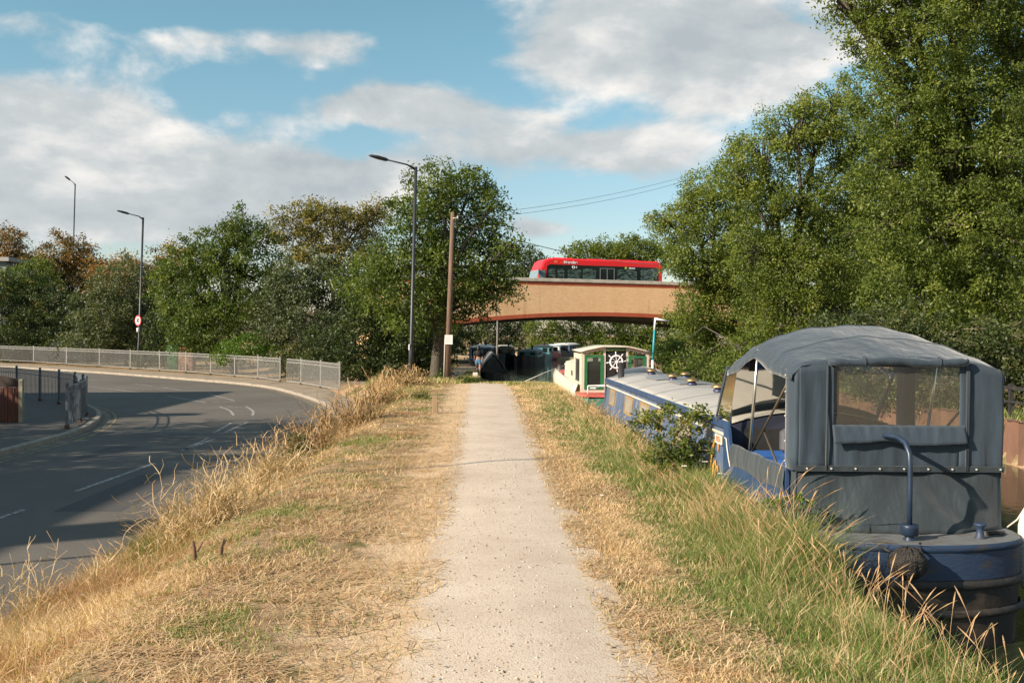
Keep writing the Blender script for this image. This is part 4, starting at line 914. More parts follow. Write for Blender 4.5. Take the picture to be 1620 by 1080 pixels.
# ------------------------------------------------------------------ far moored boats
def far_boat(label, x, y, L, hw, mats, cab=(.2, .8), h=.75, ang=0.0, bowfirst=True, extra=None, pane=True):
    Mx = Matrix.Translation((x, y, WATER)) @ Matrix.Rotation(ang, 4, 'Z')
    t_ = thing('narrowboat', label, 'boat', (x, y, WATER), 'boats moored beyond the bridge')
    pts = [(0, -.0), (hw * .55, .7), (hw * .9, 1.7), (hw, 3)] + [(hw, L - 1.2), (hw * .8, L - .3), (0, L)]
    pts = pts + [(-a_, b_) for a_, b_ in pts[-2:0:-1]]
    m = MB(Mx); n = len(pts); zt = lambda y_: (.62 + .035 * max(0, 3.2 - y_) ** 2) if pane else .34
    A = [m.pt((a_ * .9, b_, -.3)) for a_, b_ in pts]; B = [m.pt((a_, b_, zt(b_))) for a_, b_ in pts]
    for k in range(n): j = (k + 1) % n; m.face((A[k], A[j], B[j], B[k]))
    m.face(B); m.build('hull', mats[0], t_)
    y0, y1 = L * cab[0], L * cab[1]
    m = MB(Mx); m.prism([(-hw * .88, .6), (hw * .88, .6), (hw * .8, .6 + h), (hw * .4, .7 + h), (-hw * .4, .7 + h), (-hw * .8, .6 + h)], 'y', y0, y1); c_ = m.build('cabin', mats[1], t_)
    m = MB(Mx); m.prism([(-hw * .86, .6 + h), (hw * .86, .6 + h), (hw * .42, .75 + h), (-hw * .42, .75 + h)], 'y', y0 - .1, y1 + .1); m.build('roof', mats[2], t_)
    if pane:
        m = MB(Mx)
        for sx in (-1, 1): m = MB(Mx); m.box((sx * .2 * hw + sx * .02, y0 - .02, .85), (sx * .65 * hw, y0 - .008, .6 + h - .12)); m.build('front_window', mbg, t_)
        for k in range(4):
            yy_ = y0 + (y1 - y0) * (k + .5) / 4
            for sx in (-1, 1): m = MB(Mx); m.box((sx * hw * .87 - .03, yy_ - .4, .85), (sx * hw * .87 + .03, yy_ + .4, .6 + h - .15)); m.build('side_window', mbg, t_)
    m = MB(Mx); m.tube([(hw * .3, y0 + 1.5, .7 + h), (hw * .3, y0 + 1.5, 1.1 + h)], .08, 8); m.build('chimney', mblk, t_)
    if extra: extra(Mx, t_)
    return t_
mdg = mat('hull_dark_grey', (.06, .065, .07), .5); mteal = mat('hull_teal', (.10, .26, .28), .5); mmaroon = mat('hull_maroon', (.34, .09, .09), .5); mwc = mat('white_cabin', (.75, .74, .70), .5); mnavy = mat('navy', (.06, .10, .18), .5)
mlb = mat('light_blue_roof', (.50, .60, .66), .5)
def tent(Mx, t_):
    m = MB(Mx)
    rows = [[(-.92, y_, .30), (-.5, y_, .86), (-.02, y_, h_), (.02, y_, h_), (.5, y_, .86), (.80, y_, .30)] for y_, h_ in ((.9, 1.42), (3, 1.5), (6.5, 1.45), (10, 1.4))]
    m.grid(rows, False); m.build('tarpaulin', mat('grey_tarpaulin', (.20, .20, .20), .8, .4, 3), t_, thick=.02)
    m = MB(Mx); m.poly([(-.8, .95, .36), (.72, .95, .36), (0, .95, 1.36)]); m.build('tent_front', mblk, t_)
far_boat('low dark boat under a peaked grey tarpaulin, nearest beyond the bank', .72, 57.5, 12, .78, (mblk, mblk, mblk), (.2, .5), .12, 0.02, extra=tent, pane=False)
far_boat('dark blue boat with pale blue roof behind the peaked tarpaulin', -.1, 71, 10, .95, (mdg, mnavy, mlb), (.05, .8), 1.0, -.05)
far_boat('cream cabined narrowboat right of the peaked tarpaulin', 2.05, 86, 14, 1.0, (mdg, mwc, mcream), (.16, .85), .75, -.02)
far_boat('narrowboat with pointed dark bow and pale deck edge', 3.3, 79, 15, 1.0, (mblk, mteal, mlb), (.3, .85), .55, -.12)
far_boat('teal sided narrowboat with cluttered roof farther along', 5.3, 92, 16, 1.0, (mteal, mteal, mdg), (.2, .9), .8, -.1)
far_boat('maroon hulled narrowboat with white cabin', 6.6, 101, 14, 1.0, (mmaroon, mwc, mlb), (.2, .85), .8, -.25)
far_boat('dark boat with two white front panels farthest right under the bridge', 8.2, 104, 12, 1.1, (mdg, mnavy, mwc), (.08, .85), .9, -.2)

# ------------------------------------------------------------------ railings
mrg = mat('galvanised_railing', (.34, .335, .32), .6, .25, 8); mrd = mat('painted_railing', (.10, .125, .15), .45, .3, 8); mrust = mat('rusty_foot', (.09, .05, .035), .9)
def railing(name, label, posts, zb_, h, mt, lean=0.0, gaps=(), group=None):
    r_ = thing(name, label, 'railing', (posts[0][0], posts[0][1], zb_), group)
    for (x, y) in posts:
        m = MB(); m.box((x - .03, y - .03, zb_), (x + .03, y + .03, zb_ + h + .04), .008); m.lathe((x, y, zb_ + h + .04), [(.04, 0), (.045, .02), (.02, .05)], 8); p_ = m.build('post', mt, r_)
        m = MB(); m.box((x - .045, y - .045, zb_ - .02), (x + .045, y + .045, zb_ + .10), .01); m.build('post_foot', mrust, p_)
    for i, (a_, b_) in enumerate(zip(posts, posts[1:])):
        a_ = np.array(a_); b_ = np.array(b_); L = np.hypot(*(b_ - a_)); d = (b_ - a_) / L
        s0 = .05
        if i in gaps: s0 = L * .33
        m = MB(); P3 = lambda s, z: (a_[0] + d[0] * s, a_[1] + d[1] * s, zb_ + z)
        for z in (.09, h - .16, h - .01): m.tube([P3(s0, z), P3(L - .05, z)], .016, 5, sm=False)
        n = max(3, int((L - s0) / .125))
        for k in range(n + 1):
            s = s0 + (L - .05 - s0) * k / n; m.tube([P3(s, .09), P3(s, h - .16)], .0115, 4, cap=False)
            if k < n:
                w = (L - s0) / n; s_ = s + w / 2
                m.torus(P3(s_, h - .085), .05, .007, (d[0], d[1], 0), (0, 0, 1), 8, 3)
        m.build('panel', mt, r_)
    return r_
fp = [G(x, y, ROADZ + .1) for x, y in ((-130, 562), (-40, 569), (53, 573.5), (105, 577), (157, 580), (206, 583.5), (252, 586.5), (294, 589.5), (333, 592.5), (371, 596), (408, 599.5), (443, 604), (476, 608), (507, 613.5), (537, 619.5))]
railing('railing', 'long pale grey railing along the far pavement', fp, ROADZ + .09, 1.13, mrg, gaps=(11,))
np_ = [G(x, y, ROADZ + .12) for x, y in ((-60, 622), (-18, 624), (26, 628), (63, 634), (93, 639), (118, 645), (131, 652), (136, 657), (126, 667), (106, 678))]
railing('railing', 'short dark blue railing curving round the near pavement corner', np_, ROADZ + .115, 1.02, mrd)

# ------------------------------------------------------------------ street lamps, poles, sign
mlamp = mat('lamp_dark', (.035, .037, .042), .45, .3, 5)
def lamp(label, base, z0, top, arm, fat=1.0, group='street lamps along the road'):
    r_ = thing('street_lamp', label, 'street lamp', (base[0], base[1], z0), group)
    bx, by = base; tx, ty, tz = top
    m = MB(); f = 1.6 / (tz - z0)
    m.tube([(bx, by, z0), (bx + (tx - bx) * f, by, z0 + 1.55), (bx + (tx - bx) * f, by, z0 + 1.65), (tx, ty, tz)], [.095 * fat, .095 * fat, .07 * fat, .06 * fat], 12); m.build('post', mlamp, r_)
    m = MB(); L = arm
    m.tube([(tx, ty, tz - .12), (tx + L[0] * .3, ty + L[1] * .3, tz + .0 + L[2] * .3), (tx + L[0], ty + L[1], tz + L[2])], [.055 * fat, .032 * fat, .028 * fat], 8); m.build('arm', mlamp, r_)
    d = Vector((L[0], L[1], L[2])).normalized(); e = Vector((tx + L[0], ty + L[1], tz + L[2])); sd = Vector((-d.y, d.x, 0)).normalized()
    m = MB(); rows = []
    for s, w, h0, h1 in ((-.05, .04, .04, .04), (.05, .10, .06, .06), (.35, .14, .05, .065), (.62, .10, .03, .045), (.70, .03, .01, .02)):
        c_ = e + d * s * fat; rows.append([tuple(c_ + sd * w * fat * a_ + Vector((0, 0, b_ * fat))) for a_, b_ in ((-1, 0), (-.7, h1), (.7, h1), (1, 0), (.7, -h0), (-.7, -h0))])
    ids = m.grid(rows, True, True); m.face(ids[0]); m.face(ids[-1]); m.build('lamp_head', mlamp, r_)
    return r_
D = 40.5
b_ = P(649, 612, D); t_ = P(658, 264, D)
L1 = lamp('tall dark street lamp standing beside the towpath in the middle', (b_[0], D), -.45, (t_[0], D, t_[1]), (-1.15, -.4, .20), 1.05)
m = MB(); p_ = P(649.5, 549, D); m.box((p_[0] - .08, D - .11, p_[1] - .12), (p_[0] - .03, D - .07, p_[1] + .12)); m.build('notice', mwht, L1)
D = 63; b_ = P(218.5, 577, D); t_ = P(226.5, 344, D)
lamp('dark street lamp behind the railing carrying the 30 speed sign', (b_[0], D), -.7, (t_[0], D, t_[1]), (-.75, -.5, .17), 1.0)
SX, SY = b_[0] + .03, D - .14
D = 95; t_ = P(119, 291, D); b_ = P(114, 420, D)
lamp('distant thin street lamp above the autumn trees at the left', (b_[0], D), 4.5, (t_[0], D, t_[1]), (-.25, -.6, .28), .95)
lamp('street lamp left of the view whose shadow crosses the road', (-12.2, 6.9), -.63, (-12.2, 6.9, 7.6), (1.3, 0, .15), .6, None)
sg = thing('speed_sign', 'round red and white sign reading 30 on the lamp post', 'sign', (SX, SY, 2.1))
zc = P(219, 507, SY)[1]; am = -R(38)
SM = Matrix.Translation((SX, SY - .05, zc)) @ Matrix.Rotation(am, 4, 'Z')
m = MB(SM); m.tube([(0, 0, 0), (0, .015, 0)], .335, 28, sm=False); m.build('sign_plate', mat('sign_red', (.55, .02, .03), .5), sg)
m = MB(SM); m.tube([(0, -.006, 0), (0, .002, 0)], .255, 28, sm=False); m.build('sign_face', mat('sign_white', (.7, .7, .7), .5), sg)
text_mb('lettering', '30', .36, SM @ Matrix(((1, 0, 0, 0), (0, 0, -1, -.012), (0, 1, 0, 0), (0, 0, 0, 1))), mat('sign_black', (.02, .02, .02), .6), sg, .003, .012)
m = MB(); m.tube([(SX, SY - .01, zc - .72), (SX, SY - .01, zc - .45)], .085, 10); m.build('marker_band', mwht, sg)
# telegraph pole
mwood = mat('creosoted_wood', (.20, .125, .085), .85, .5, 3, stretch=(6, 6, .4), bump=.5, bscale=8)
D = 40.3; b_ = P(707.5, 604, D); t_ = P(716.5, 336, D)
tp = thing('telegraph_pole', 'brown wooden telegraph pole with a white notice by the path', 'pole', (b_[0], D, -.3))
m = MB(); m.tube([(b_[0], D, -.4), ((b_[0] + t_[0]) / 2, D, t_[1] / 2), (t_[0], D, t_[1])], [.125, .105, .085], 12); m.build('post', mwood, tp)
m = MB(); m.tube([(b_[0] - .14, D - .08, -.4), (b_[0] - .10, D - .08, 1.55)], .03, 6); m.build('cable_guard', mat('guard_grey', (.40, .36, .32), .7), tp)
p_ = P(710, 537, D); m = MB(); m.box((p_[0] - .16, D - .165, p_[1] - .19), (p_[0] + .16, D - .15, p_[1] + .19)); nb = m.build('notice', mat('notice_white', (.72, .72, .70), .6), tp)
m = MB()
for k in range(6): m.box((p_[0] - .12, D - .168, p_[1] + .12 - k * .045), (p_[0] + .12 - .05 * (k % 3), D - .1655, p_[1] + .13 - k * .045))
m.build('printed_lines', mat('faint_print', (.45, .45, .45), .8), nb)
m = MB(); m.tube([(t_[0], D - .1, t_[1] - .25), (t_[0] + .2, D - .1, t_[1] - .22)], .02, 6); m.lathe((t_[0] + .2, D - .1, t_[1] - .25), [(.03, 0), (.04, .04), (.02, .1)], 8); m.build('insulator', mat('porcelain', (.5, .48, .45), .3), tp)
def wire(label, a_, b_, sag=.5, r=.008):
    m = MB(); a_ = np.array(a_); b_ = np.array(b_); q = [tuple(a_ + (b_ - a_) * f - np.array([0, 0, sag * 4 * f * (1 - f)])) for f in np.linspace(0, 1, 24)]
    m.tube(q, r, 4); tag(m.build('overhead_wire', mgf), label, 'wire', 'overhead wires')
e1 = P(1085, 279, 52); e2 = P(1085, 286, 52)
wire('upper overhead wire from the telegraph pole to the right bank trees', (t_[0] + .2, D, t_[1] - .15), (e1[0], 52, e1[1]), .25)
wire('second overhead wire just below the upper one', (t_[0] + .2, D, t_[1] - .28), (e2[0], 52, e2[1]), .30)
e3 = P(1100, 412, 100); wire('low overhead wire passing behind the bus roof', (t_[0] + .1, D, t_[1] - .4), (e3[0], 100, e3[1]), .9, .02)
x, zt_ = P(787, 505, 66); m = MB(); m.tube([(x, 66, -1.2), (x, 66, 2.6)], [.07, .05], 8); tag(m.build('mooring_pole', mat('pole_grey', (.18, .17, .16), .7)), 'thin grey upright pole standing by the far boats under the bridge', 'pole')
# small timber stub by the path and broken stakes
x, y = G(688, 655, -.02); m = MB(); m.box((x - .055, y - .055, -.15), (x + .055, y + .055, .38), .01); o = m.build('timber_post', mat('weathered_timber', (.36, .25, .15), .9, .3, 10, stretch=(3, 3, .5))); tag(o, 'short square timber post in the dry grass left of the path', 'post')
for (px, py, h, lx, lab) in ((310, 905, .17, -.03, 'thin dark broken stake in the dry verge, the left one'), (347, 910, .15, .03, 'paler split stump in the dry verge, right of the thin stake')):
    x, y = G(px, py, -.12); z = float(zland(np.array(x), np.array(y))); m = MB(); m.tube([(x, y, z - .05), (x + lx * .5, y, z + h * .6), (x + lx, y, z + h)], [.018, .016, .011], 6); m.tube([(x + .01, y, z + h * .5), (x + .05, y, z + h * .95)], [.01, .006], 5)
    tag(m.build('broken_stake', mat('dead_wood', (.20, .12, .07), .9, .4, 20)), lab, 'stake')
x, y = G(752, 596, -.6); m = MB(); m.box((x - .13, y - .12, -.7), (x + .13, y + .12, -.36), .02); tag(m.build('concrete_block', mat('block_white', (.70, .66, .58), .8)), 'small whitish marker block beside the far towpath', 'block')

# ------------------------------------------------------------------ cabinets, left fence, far building
def cabinet(label, px, py0, py1, w, D, mt, mt2, hinge=True):
    x, zt = P(px, py0, D); z0 = -.66; c_ = thing('utility_cabinet', label, 'cabinet', (x, D, z0))
    m = MB(); m.box((x - w / 2, D, z0), (x + w / 2, D + .5, zt - .08), .02); m.build('body', mt, c_)
    m = MB(); m.box((x - w / 2 - .04, D - .04, zt - .08), (x + w / 2 + .04, D + .54, zt), .03); m.build('lid', mt2, c_)
    m = MB(); m.box((x - w / 2 + .06, D - .012, z0 + .12), (x - .01, D - .001, zt - .16)); m.box((x + .01, D - .012, z0 + .12), (x + w / 2 - .06, D - .001, zt - .16)); m.build('door', mt, c_)
cabinet('green metal cabinet behind the far railing', 272, 547, 577, .62, 61.5, mat('cabinet_green', (.03, .13, .035), .5, .3, 5), mat('cabinet_green', (.03, .13, .035)))
cabinet('pinkish brown cabinet behind the far railing, right of the green one', 294, 550, 578, .85, 60, mat('cabinet_pink', (.36, .21, .14), .8, .3, 3), mat('cabinet_rust', (.36, .14, .08), .8))
x0, y0 = G(34, 668, ROADZ + .12)
mfen = mat('red_brown_boards', (.13, .035, .018), .8, .4, 5, stretch=(4, 4, .4))
fn = thing('board_fence', 'red brown vertical board fence with concrete end post at the left edge', 'fence', (x0, y0, ROADZ))
m = MB()
for k in range(26):
    xa = x0 - .14 - k * .125; m.box((xa - .055, y0 - .02 - .006 * (k % 2) - .02 * k, ROADZ + .1), (xa + .055, y0 + .02 - .006 * (k % 2) - .02 * k, ROADZ + .1 + .90 + .012 * (k * 7 % 3)))
m.build('boards', mfen, fn)
m = MB(); m.box((x0 - .06, y0 - .06, ROADZ), (x0 + .05, y0 + .06, ROADZ + 1.22), .02); m.box((x0 - .75, y0 - .0, ROADZ), (x0 - .64, y0 + .1, ROADZ + 1.3), .02); m.box((x0 - 1.45, y0 - .0, ROADZ), (x0 - 1.34, y0 + .1, ROADZ + 1.35), .02); m.build('concrete_post', mat('post_concrete', (.30, .27, .20), .9, .3, 6), fn)
m = MB(); m.prism([(x0 + .02, ROADZ + 1.18), (x0 - .5, ROADZ + 1.30), (x0 - 3.6, ROADZ + 1.42), (x0 - 3.6, ROADZ + 1.02), (x0 - .5, ROADZ + 1.02), (x0 + .02, ROADZ + 1.02)], 'y', y0 + .03, y0 + .08); m.build('dark_panel', mat('panel_dark', (.04, .025, .02), .8), fn)
# flat roofed building above the hedge at the far left
x1, zt = P(35, 410, 86); bl = thing('flat_roof_building', 'grey flat roofed building peeping over the hedge at the left', 'building', (x1 - 5, 88, 0))
m = MB(); m.box((x1 - 14, 84, -.8), (x1 - .4, 92, zt - .35)); m.build('wall', mat('building_grey', (.16, .19, .20), .7, .2, 1), bl)
m = MB(); m.box((x1 - 14.3, 83.6, zt - .349), (x1, 92.3, zt), .02); m.build('roof', mat('fascia_grey', (.28, .27, .25), .7), bl)
m = MB(); m.box((x1 - 7, 83.97, zt - 2.3), (x1 - 4.5, 83.999, zt - .7)); m.box((x1 - 12, 83.97, zt - 2.3), (x1 - 9.5, 83.999, zt - .7)); m.build('window', mbg, bl)
# dark car entering at the left edge beyond the railing
cx, cz = P(-6, 547, 60)
car = thing('parked_car', 'dark car bonnet just showing at the left edge above the railing', 'car', (cx - 1.5, 67, -.7))
Mc = Matrix.Translation((cx - 3.4, 72.5, -.65))
prof = [(0, .3), (0, .65), (.25, .9), (1.0, 1.02), (1.7, 1.5), (3.0, 1.55), (3.7, 1.1), (4.2, 1.0), (4.3, .6), (4.3, .3)]
m = MB(Mc); 
rows = [[(x, y_, z - i_) for x, z in prof] for y_, i_ in ((0, .06), (.12, 0), (1.6, 0), (1.72, .06))]
ids = [[m.pt(p) for p in r] for r in rows]
for a_, b__ in zip(ids, ids[1:]):
    for k in range(len(prof)): j = (k + 1) % len(prof); m.face((a_[k], a_[j], b__[j], b__[k]))
m.face(ids[0]); m.face(ids[-1]); m.build('body', mat('car_dark', (.02, .022, .028), .25), car)
m = MB(Mc); m.prism([(1.15, 1.02), (1.75, 1.42), (2.95, 1.46), (3.45, 1.05)], 'y', -.01, .02); m.build('side_window', mbg, car)
for x in (.8, 3.5):
    for y_ in (.05, 1.67):
        m = MB(Mc); m.tube([(x, y_ - .1, .32), (x, y_ + .1, .32)], .32, 16, sm=False); m.build('wheel', mtyre, car)
# sheet piling on the far bank and a low rail above it
mpile = mat('rusty_piling', (.20, .105, .07), .85, .4, 2, stretch=(1, 1, .5), bump=.3)
m = MB(); pr = []
for k in range(150):
    y = 4 + k * .45; xx = float(rbank(y)) - .05
    for (o_, dy) in ((0, 0), (0, .2), (.08, .25), (.08, .4)): pr.append((xx + o_, y + dy))
m.grid([[(x, y, -1.7) for x, y in pr], [(x, y, .06) for x, y in pr]], False); m.grid([[(x - .04, y, .06) for x, y in pr], [(x + .2, y, .075) for x, y in pr]], False)
o = m.build('sheet_piling', mpile); tag(o, 'brown sheet piling along the far bank of the canal', 'wall')
bf = thing('post_fence', 'low dark post and rail fence on the far bank at the right', 'fence', (11.9, 20, 0))
for y in range(16, 40, 3):
    m = MB(); m.box((11.85, y - .04, 0), (11.95, y + .04, .75)); m.build('post', mblk, bf)
m = MB(); m.box((11.83, 15, .62), (11.85, 38, .70)); m.box((11.83, 15, .32), (11.85, 38, .38)); m.build('rail', mblk, bf)

# ------------------------------------------------------------------ trees
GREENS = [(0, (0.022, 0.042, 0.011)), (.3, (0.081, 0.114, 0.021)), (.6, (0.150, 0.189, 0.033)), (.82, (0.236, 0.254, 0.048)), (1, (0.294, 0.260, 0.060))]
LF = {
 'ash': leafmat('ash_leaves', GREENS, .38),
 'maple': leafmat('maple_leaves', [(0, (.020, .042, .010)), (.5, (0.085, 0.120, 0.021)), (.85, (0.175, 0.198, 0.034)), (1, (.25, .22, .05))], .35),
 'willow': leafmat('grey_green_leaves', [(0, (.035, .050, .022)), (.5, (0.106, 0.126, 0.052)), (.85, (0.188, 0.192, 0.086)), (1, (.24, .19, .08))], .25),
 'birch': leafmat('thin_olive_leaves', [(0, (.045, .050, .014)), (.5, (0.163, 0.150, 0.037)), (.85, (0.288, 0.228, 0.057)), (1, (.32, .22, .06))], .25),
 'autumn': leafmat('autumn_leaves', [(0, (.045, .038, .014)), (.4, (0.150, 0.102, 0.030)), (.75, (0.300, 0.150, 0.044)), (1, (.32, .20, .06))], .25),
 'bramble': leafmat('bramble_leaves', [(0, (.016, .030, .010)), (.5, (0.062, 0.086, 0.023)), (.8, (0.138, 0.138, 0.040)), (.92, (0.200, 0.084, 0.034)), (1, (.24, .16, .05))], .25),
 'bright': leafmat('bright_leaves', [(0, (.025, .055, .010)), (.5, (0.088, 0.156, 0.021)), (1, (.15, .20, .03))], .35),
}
mbark = mat('bark', (.10, .085, .065), .95, .5, 3, stretch=(5, 5, .6), bump=.6, bscale=10)
mtwig = mat('pale_twigs', (.24, .19, .13), .9, .3, 6)
def rdir(r, n):
    v = r.normal(size=(n, 3)); return v / np.linalg.norm(v, axis=1)[:, None]
def leaves(r, C, size, droop=.35, aspect=.45):
    n = len(C); a_ = rdir(r, n); a_[:, 2] -= droop; a_ /= np.linalg.norm(a_, axis=1)[:, None]
    b_ = np.cross(a_, rdir(r, n)); b_ /= np.linalg.norm(b_, axis=1)[:, None] + 1e-9
    s = size * (.65 + .7 * r.random(n))[:, None]; a_ = a_ * s * .5; b_ = b_ * s * .5 * aspect
    return np.stack([C - a_, C + b_ - a_ * .1, C + a_, C - b_ - a_ * .1], 1)
def tree(name, label, cat, kind, base, lobes, leaf, cover=2.6, rc=.5, seed=1, tint=.45, tvar=.16, group=None, trunk=True, trunk_r=.2, droop=.35, fill=.26, twigs=40, twmat=None, ymax=None, spread=1.0):
    """lobes: (x, y, z, rx, ry, rz[, tint shift]) in metres"""
    r = np.random.default_rng(seed); root = thing(name, label, cat, tuple(base), group)
    allc = []; allt = []; tw = []
    for L_ in lobes:
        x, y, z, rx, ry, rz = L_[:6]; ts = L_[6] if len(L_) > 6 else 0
        sil = math.pi * (rx * rz + rx * ry + ry * rz) / 3 * 2.2
        nl = int(sil * cover / (leaf * leaf * .30)); per = int(max(16, min(260, (rc / leaf) ** 2 * 7))); nc = max(6, nl // per)
        d = rdir(r, nc); rad = np.where(r.random(nc) < fill, .30 + .5 * r.random(nc), 1.02 - np.abs(r.normal(size=nc)) * .10)
        bump = 1 + .22 * np.sin(d[:, 0] * 5 + seed) * np.sin(d[:, 1] * 4 + x) + .13 * np.sin(d[:, 2] * 7 + y + d[:, 0] * 6)
        c = np.array([x, y, z]) + d * (rad * bump)[:, None] * np.array([rx, ry, rz]) * spread
        ct = tint + ts + r.normal(size=nc) * tvar * .8
        rr = rc * (.6 + .7 * r.random(nc))
        idx = np.repeat(np.arange(nc), per)
        off = r.normal(size=(len(idx), 3)) * .50; off[:, 2] *= .68
        off[:, 2] -= .35 * (off[:, 0] ** 2 + off[:, 1] ** 2)
        Pn = c[idx] + off * rr[idx][:, None]
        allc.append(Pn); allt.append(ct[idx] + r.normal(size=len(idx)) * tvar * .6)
        tw.append(c)
    C = np.concatenate(allc); T = np.clip(np.concatenate(allt), 0, 1)
    if ymax is not None: pass
    gz = zland(C[:, 0], C[:, 1]); ok = C[:, 2] > np.maximum(gz, WATER) + .03; C = C[ok]; T = T[ok]
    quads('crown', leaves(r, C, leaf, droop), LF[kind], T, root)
    if trunk:
        m = MB(); b_ = Vector(base); ctr = Vector(np.mean([l[:3] for l in lobes], axis=0)); big = trunk_r > .05
        if big: ctr.z = max(ctr.z, b_.z + 1)
        top = b_ + (ctr - b_) * 1.05 + Vector((0, 0, .5 if big else 0)); mid = b_.lerp(top, .5); mid.x = b_.x + (top.x - b_.x) * .35; mid.y = b_.y + (top.y - b_.y) * .35
        m.tube([b_ - Vector((0, 0, .3 if big else .03)), b_ + Vector((0, 0, .4 if big else .02)), mid, top], [trunk_r * 1.35, trunk_r, trunk_r * .75, trunk_r * .3], 9)
        for L_ in lobes:
            s_ = b_.lerp(mid, .75 + .25 * random.random()) if random.random() < .5 else mid.lerp(top, random.random() * .7)
            e_ = Vector(L_[:3]); k_ = s_.lerp(e_, .5) + Vector((random.uniform(-.3, .3), random.uniform(-.3, .3), .1 * (e_ - s_).length))
            m.tube([s_, k_, e_], [trunk_r * .5, trunk_r * .34, trunk_r * .16], 6)
            cc = tw[lobes.index(L_)]
            for q in cc[:: max(1, len(cc) * len(lobes) // max(1, twigs))]:
                q = Vector(q); h = e_.lerp(q, .5) + Vector((0, 0, .12 * (q - e_).length)); m.tube([e_.lerp(k_, random.random() * .6), h, q], [trunk_r * .15, trunk_r * .09, .012], 4, cap=False)
        m.build('trunk', twmat or mbark, root)
    return root
def px_lobes(D, items, dy=1.0, seed=0, ts=0):
    """crown lobes measured as (px, py, half width, half height, extra distance) at distance D"""
    out = []
    for it in items:
        px, py, rx, ry = it[:4]; dd = it[4] if len(it) > 4 else 0; t_ = it[5] if len(it) > 5 else 0
        x, z = P(px, py, D + dd); k = (D + dd) / 1575; out.append((x, D + dd, z, rx * k, rx * k * dy, ry * k, t_))
    return out
def gbase(px, D, z=None):
    x = P(px, 500, D)[0]; return (x, D, float(zland(np.array(x), np.array(D))) if z is None else z)
GL = 'trees and shrubs behind the far railing'; GRB = 'trees on the far bank of the canal'
# the tall ash in the middle
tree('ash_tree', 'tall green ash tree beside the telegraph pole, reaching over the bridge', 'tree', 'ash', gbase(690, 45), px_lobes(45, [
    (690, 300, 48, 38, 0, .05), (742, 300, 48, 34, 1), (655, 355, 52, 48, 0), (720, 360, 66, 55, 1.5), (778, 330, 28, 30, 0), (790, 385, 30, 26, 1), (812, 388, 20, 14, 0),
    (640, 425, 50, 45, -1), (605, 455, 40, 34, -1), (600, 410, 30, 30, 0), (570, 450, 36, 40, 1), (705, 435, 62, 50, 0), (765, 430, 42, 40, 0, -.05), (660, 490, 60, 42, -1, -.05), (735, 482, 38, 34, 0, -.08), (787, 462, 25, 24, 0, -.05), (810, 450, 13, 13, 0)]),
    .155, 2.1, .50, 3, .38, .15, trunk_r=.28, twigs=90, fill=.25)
tree('ash_tree', 'low dark leafy tree under the tall ash, left of the telegraph pole', 'tree', 'bramble', gbase(640, 47), px_lobes(47, [
    (560, 520, 48, 50, 0), (620, 535, 50, 50, 0), (675, 545, 34, 42, 0), (700, 560, 24, 38, 1.5), (520, 545, 40, 38, 1), (600, 575, 60, 20, 0)]), .15, 2.5, .45, 4, .32, .16, trunk_r=.12, group=GL)
tree('maple_tree', 'rounded dark green tree left of centre, in front of the thin olive tree', 'tree', 'maple', gbase(370, 59), px_lobes(59, [
    (388, 352, 26, 22, 0), (350, 392, 46, 40, 0, .05), (400, 395, 45, 45, 0), (300, 430, 46, 50, 0, .06), (360, 460, 62, 55, -1), (420, 465, 46, 50, 0, -.1), (290, 500, 40, 48, 0), (340, 520, 55, 44, 0, -.08), (270, 445, 26, 40, 1)]),
    .18, 2.2, .55, 5, .42, .16, fill=.25, trunk_r=.22, group=GL)
tree('birch_tree', 'thin olive brown tree behind, between the round green tree and the tall ash', 'tree', 'birch', gbase(520, 66), px_lobes(66, [
    (470, 350, 40, 36, 0), (525, 345, 50, 38, 0), (580, 345, 34, 30, 0), (500, 400, 62, 44, 0), (570, 395, 40, 40, 0), (598, 330, 12, 16, 0)]), .17, 1.9, .6, 6, .5, .2, trunk_r=.2, twigs=110, twmat=mtwig, group=GL, fill=.5)
tree('willow_shrub', 'grey green sprawling shrub tree right of the round dark green one', 'tree', 'willow', gbase(490, 54), px_lobes(54, [
    (470, 455, 46, 50, 0), (520, 450, 45, 45, 1), (570, 450, 36, 42, 0, -.1), (480, 515, 55, 45, -1), (545, 505, 45, 40, 0, -.08), (440, 500, 34, 44, 0)]), .17, 2.2, .5, 7, .32, .17, trunk_r=.14, group=GL)
tree('shrub', 'bright green bush just behind the railing near its right end', 'shrub', 'bright', gbase(400, 53.5), px_lobes(53.5, [(395, 548, 36, 22, 0), (432, 556, 30, 16, 0), (360, 560, 26, 14, 0)]), .13, 2.2, .35, 8, .5, .18, trunk=False, group=GL)
tree('shrub', 'dark shrub with orange tints behind the right end of the railing', 'shrub', 'bramble', gbase(480, 49.5), px_lobes(49.5, [(470, 570, 40, 24, 0), (520, 575, 30, 24, 0), (560, 580, 26, 20, 0)]), .13, 2.4, .35, 9, .45, .2, trunk=False, group=GL)
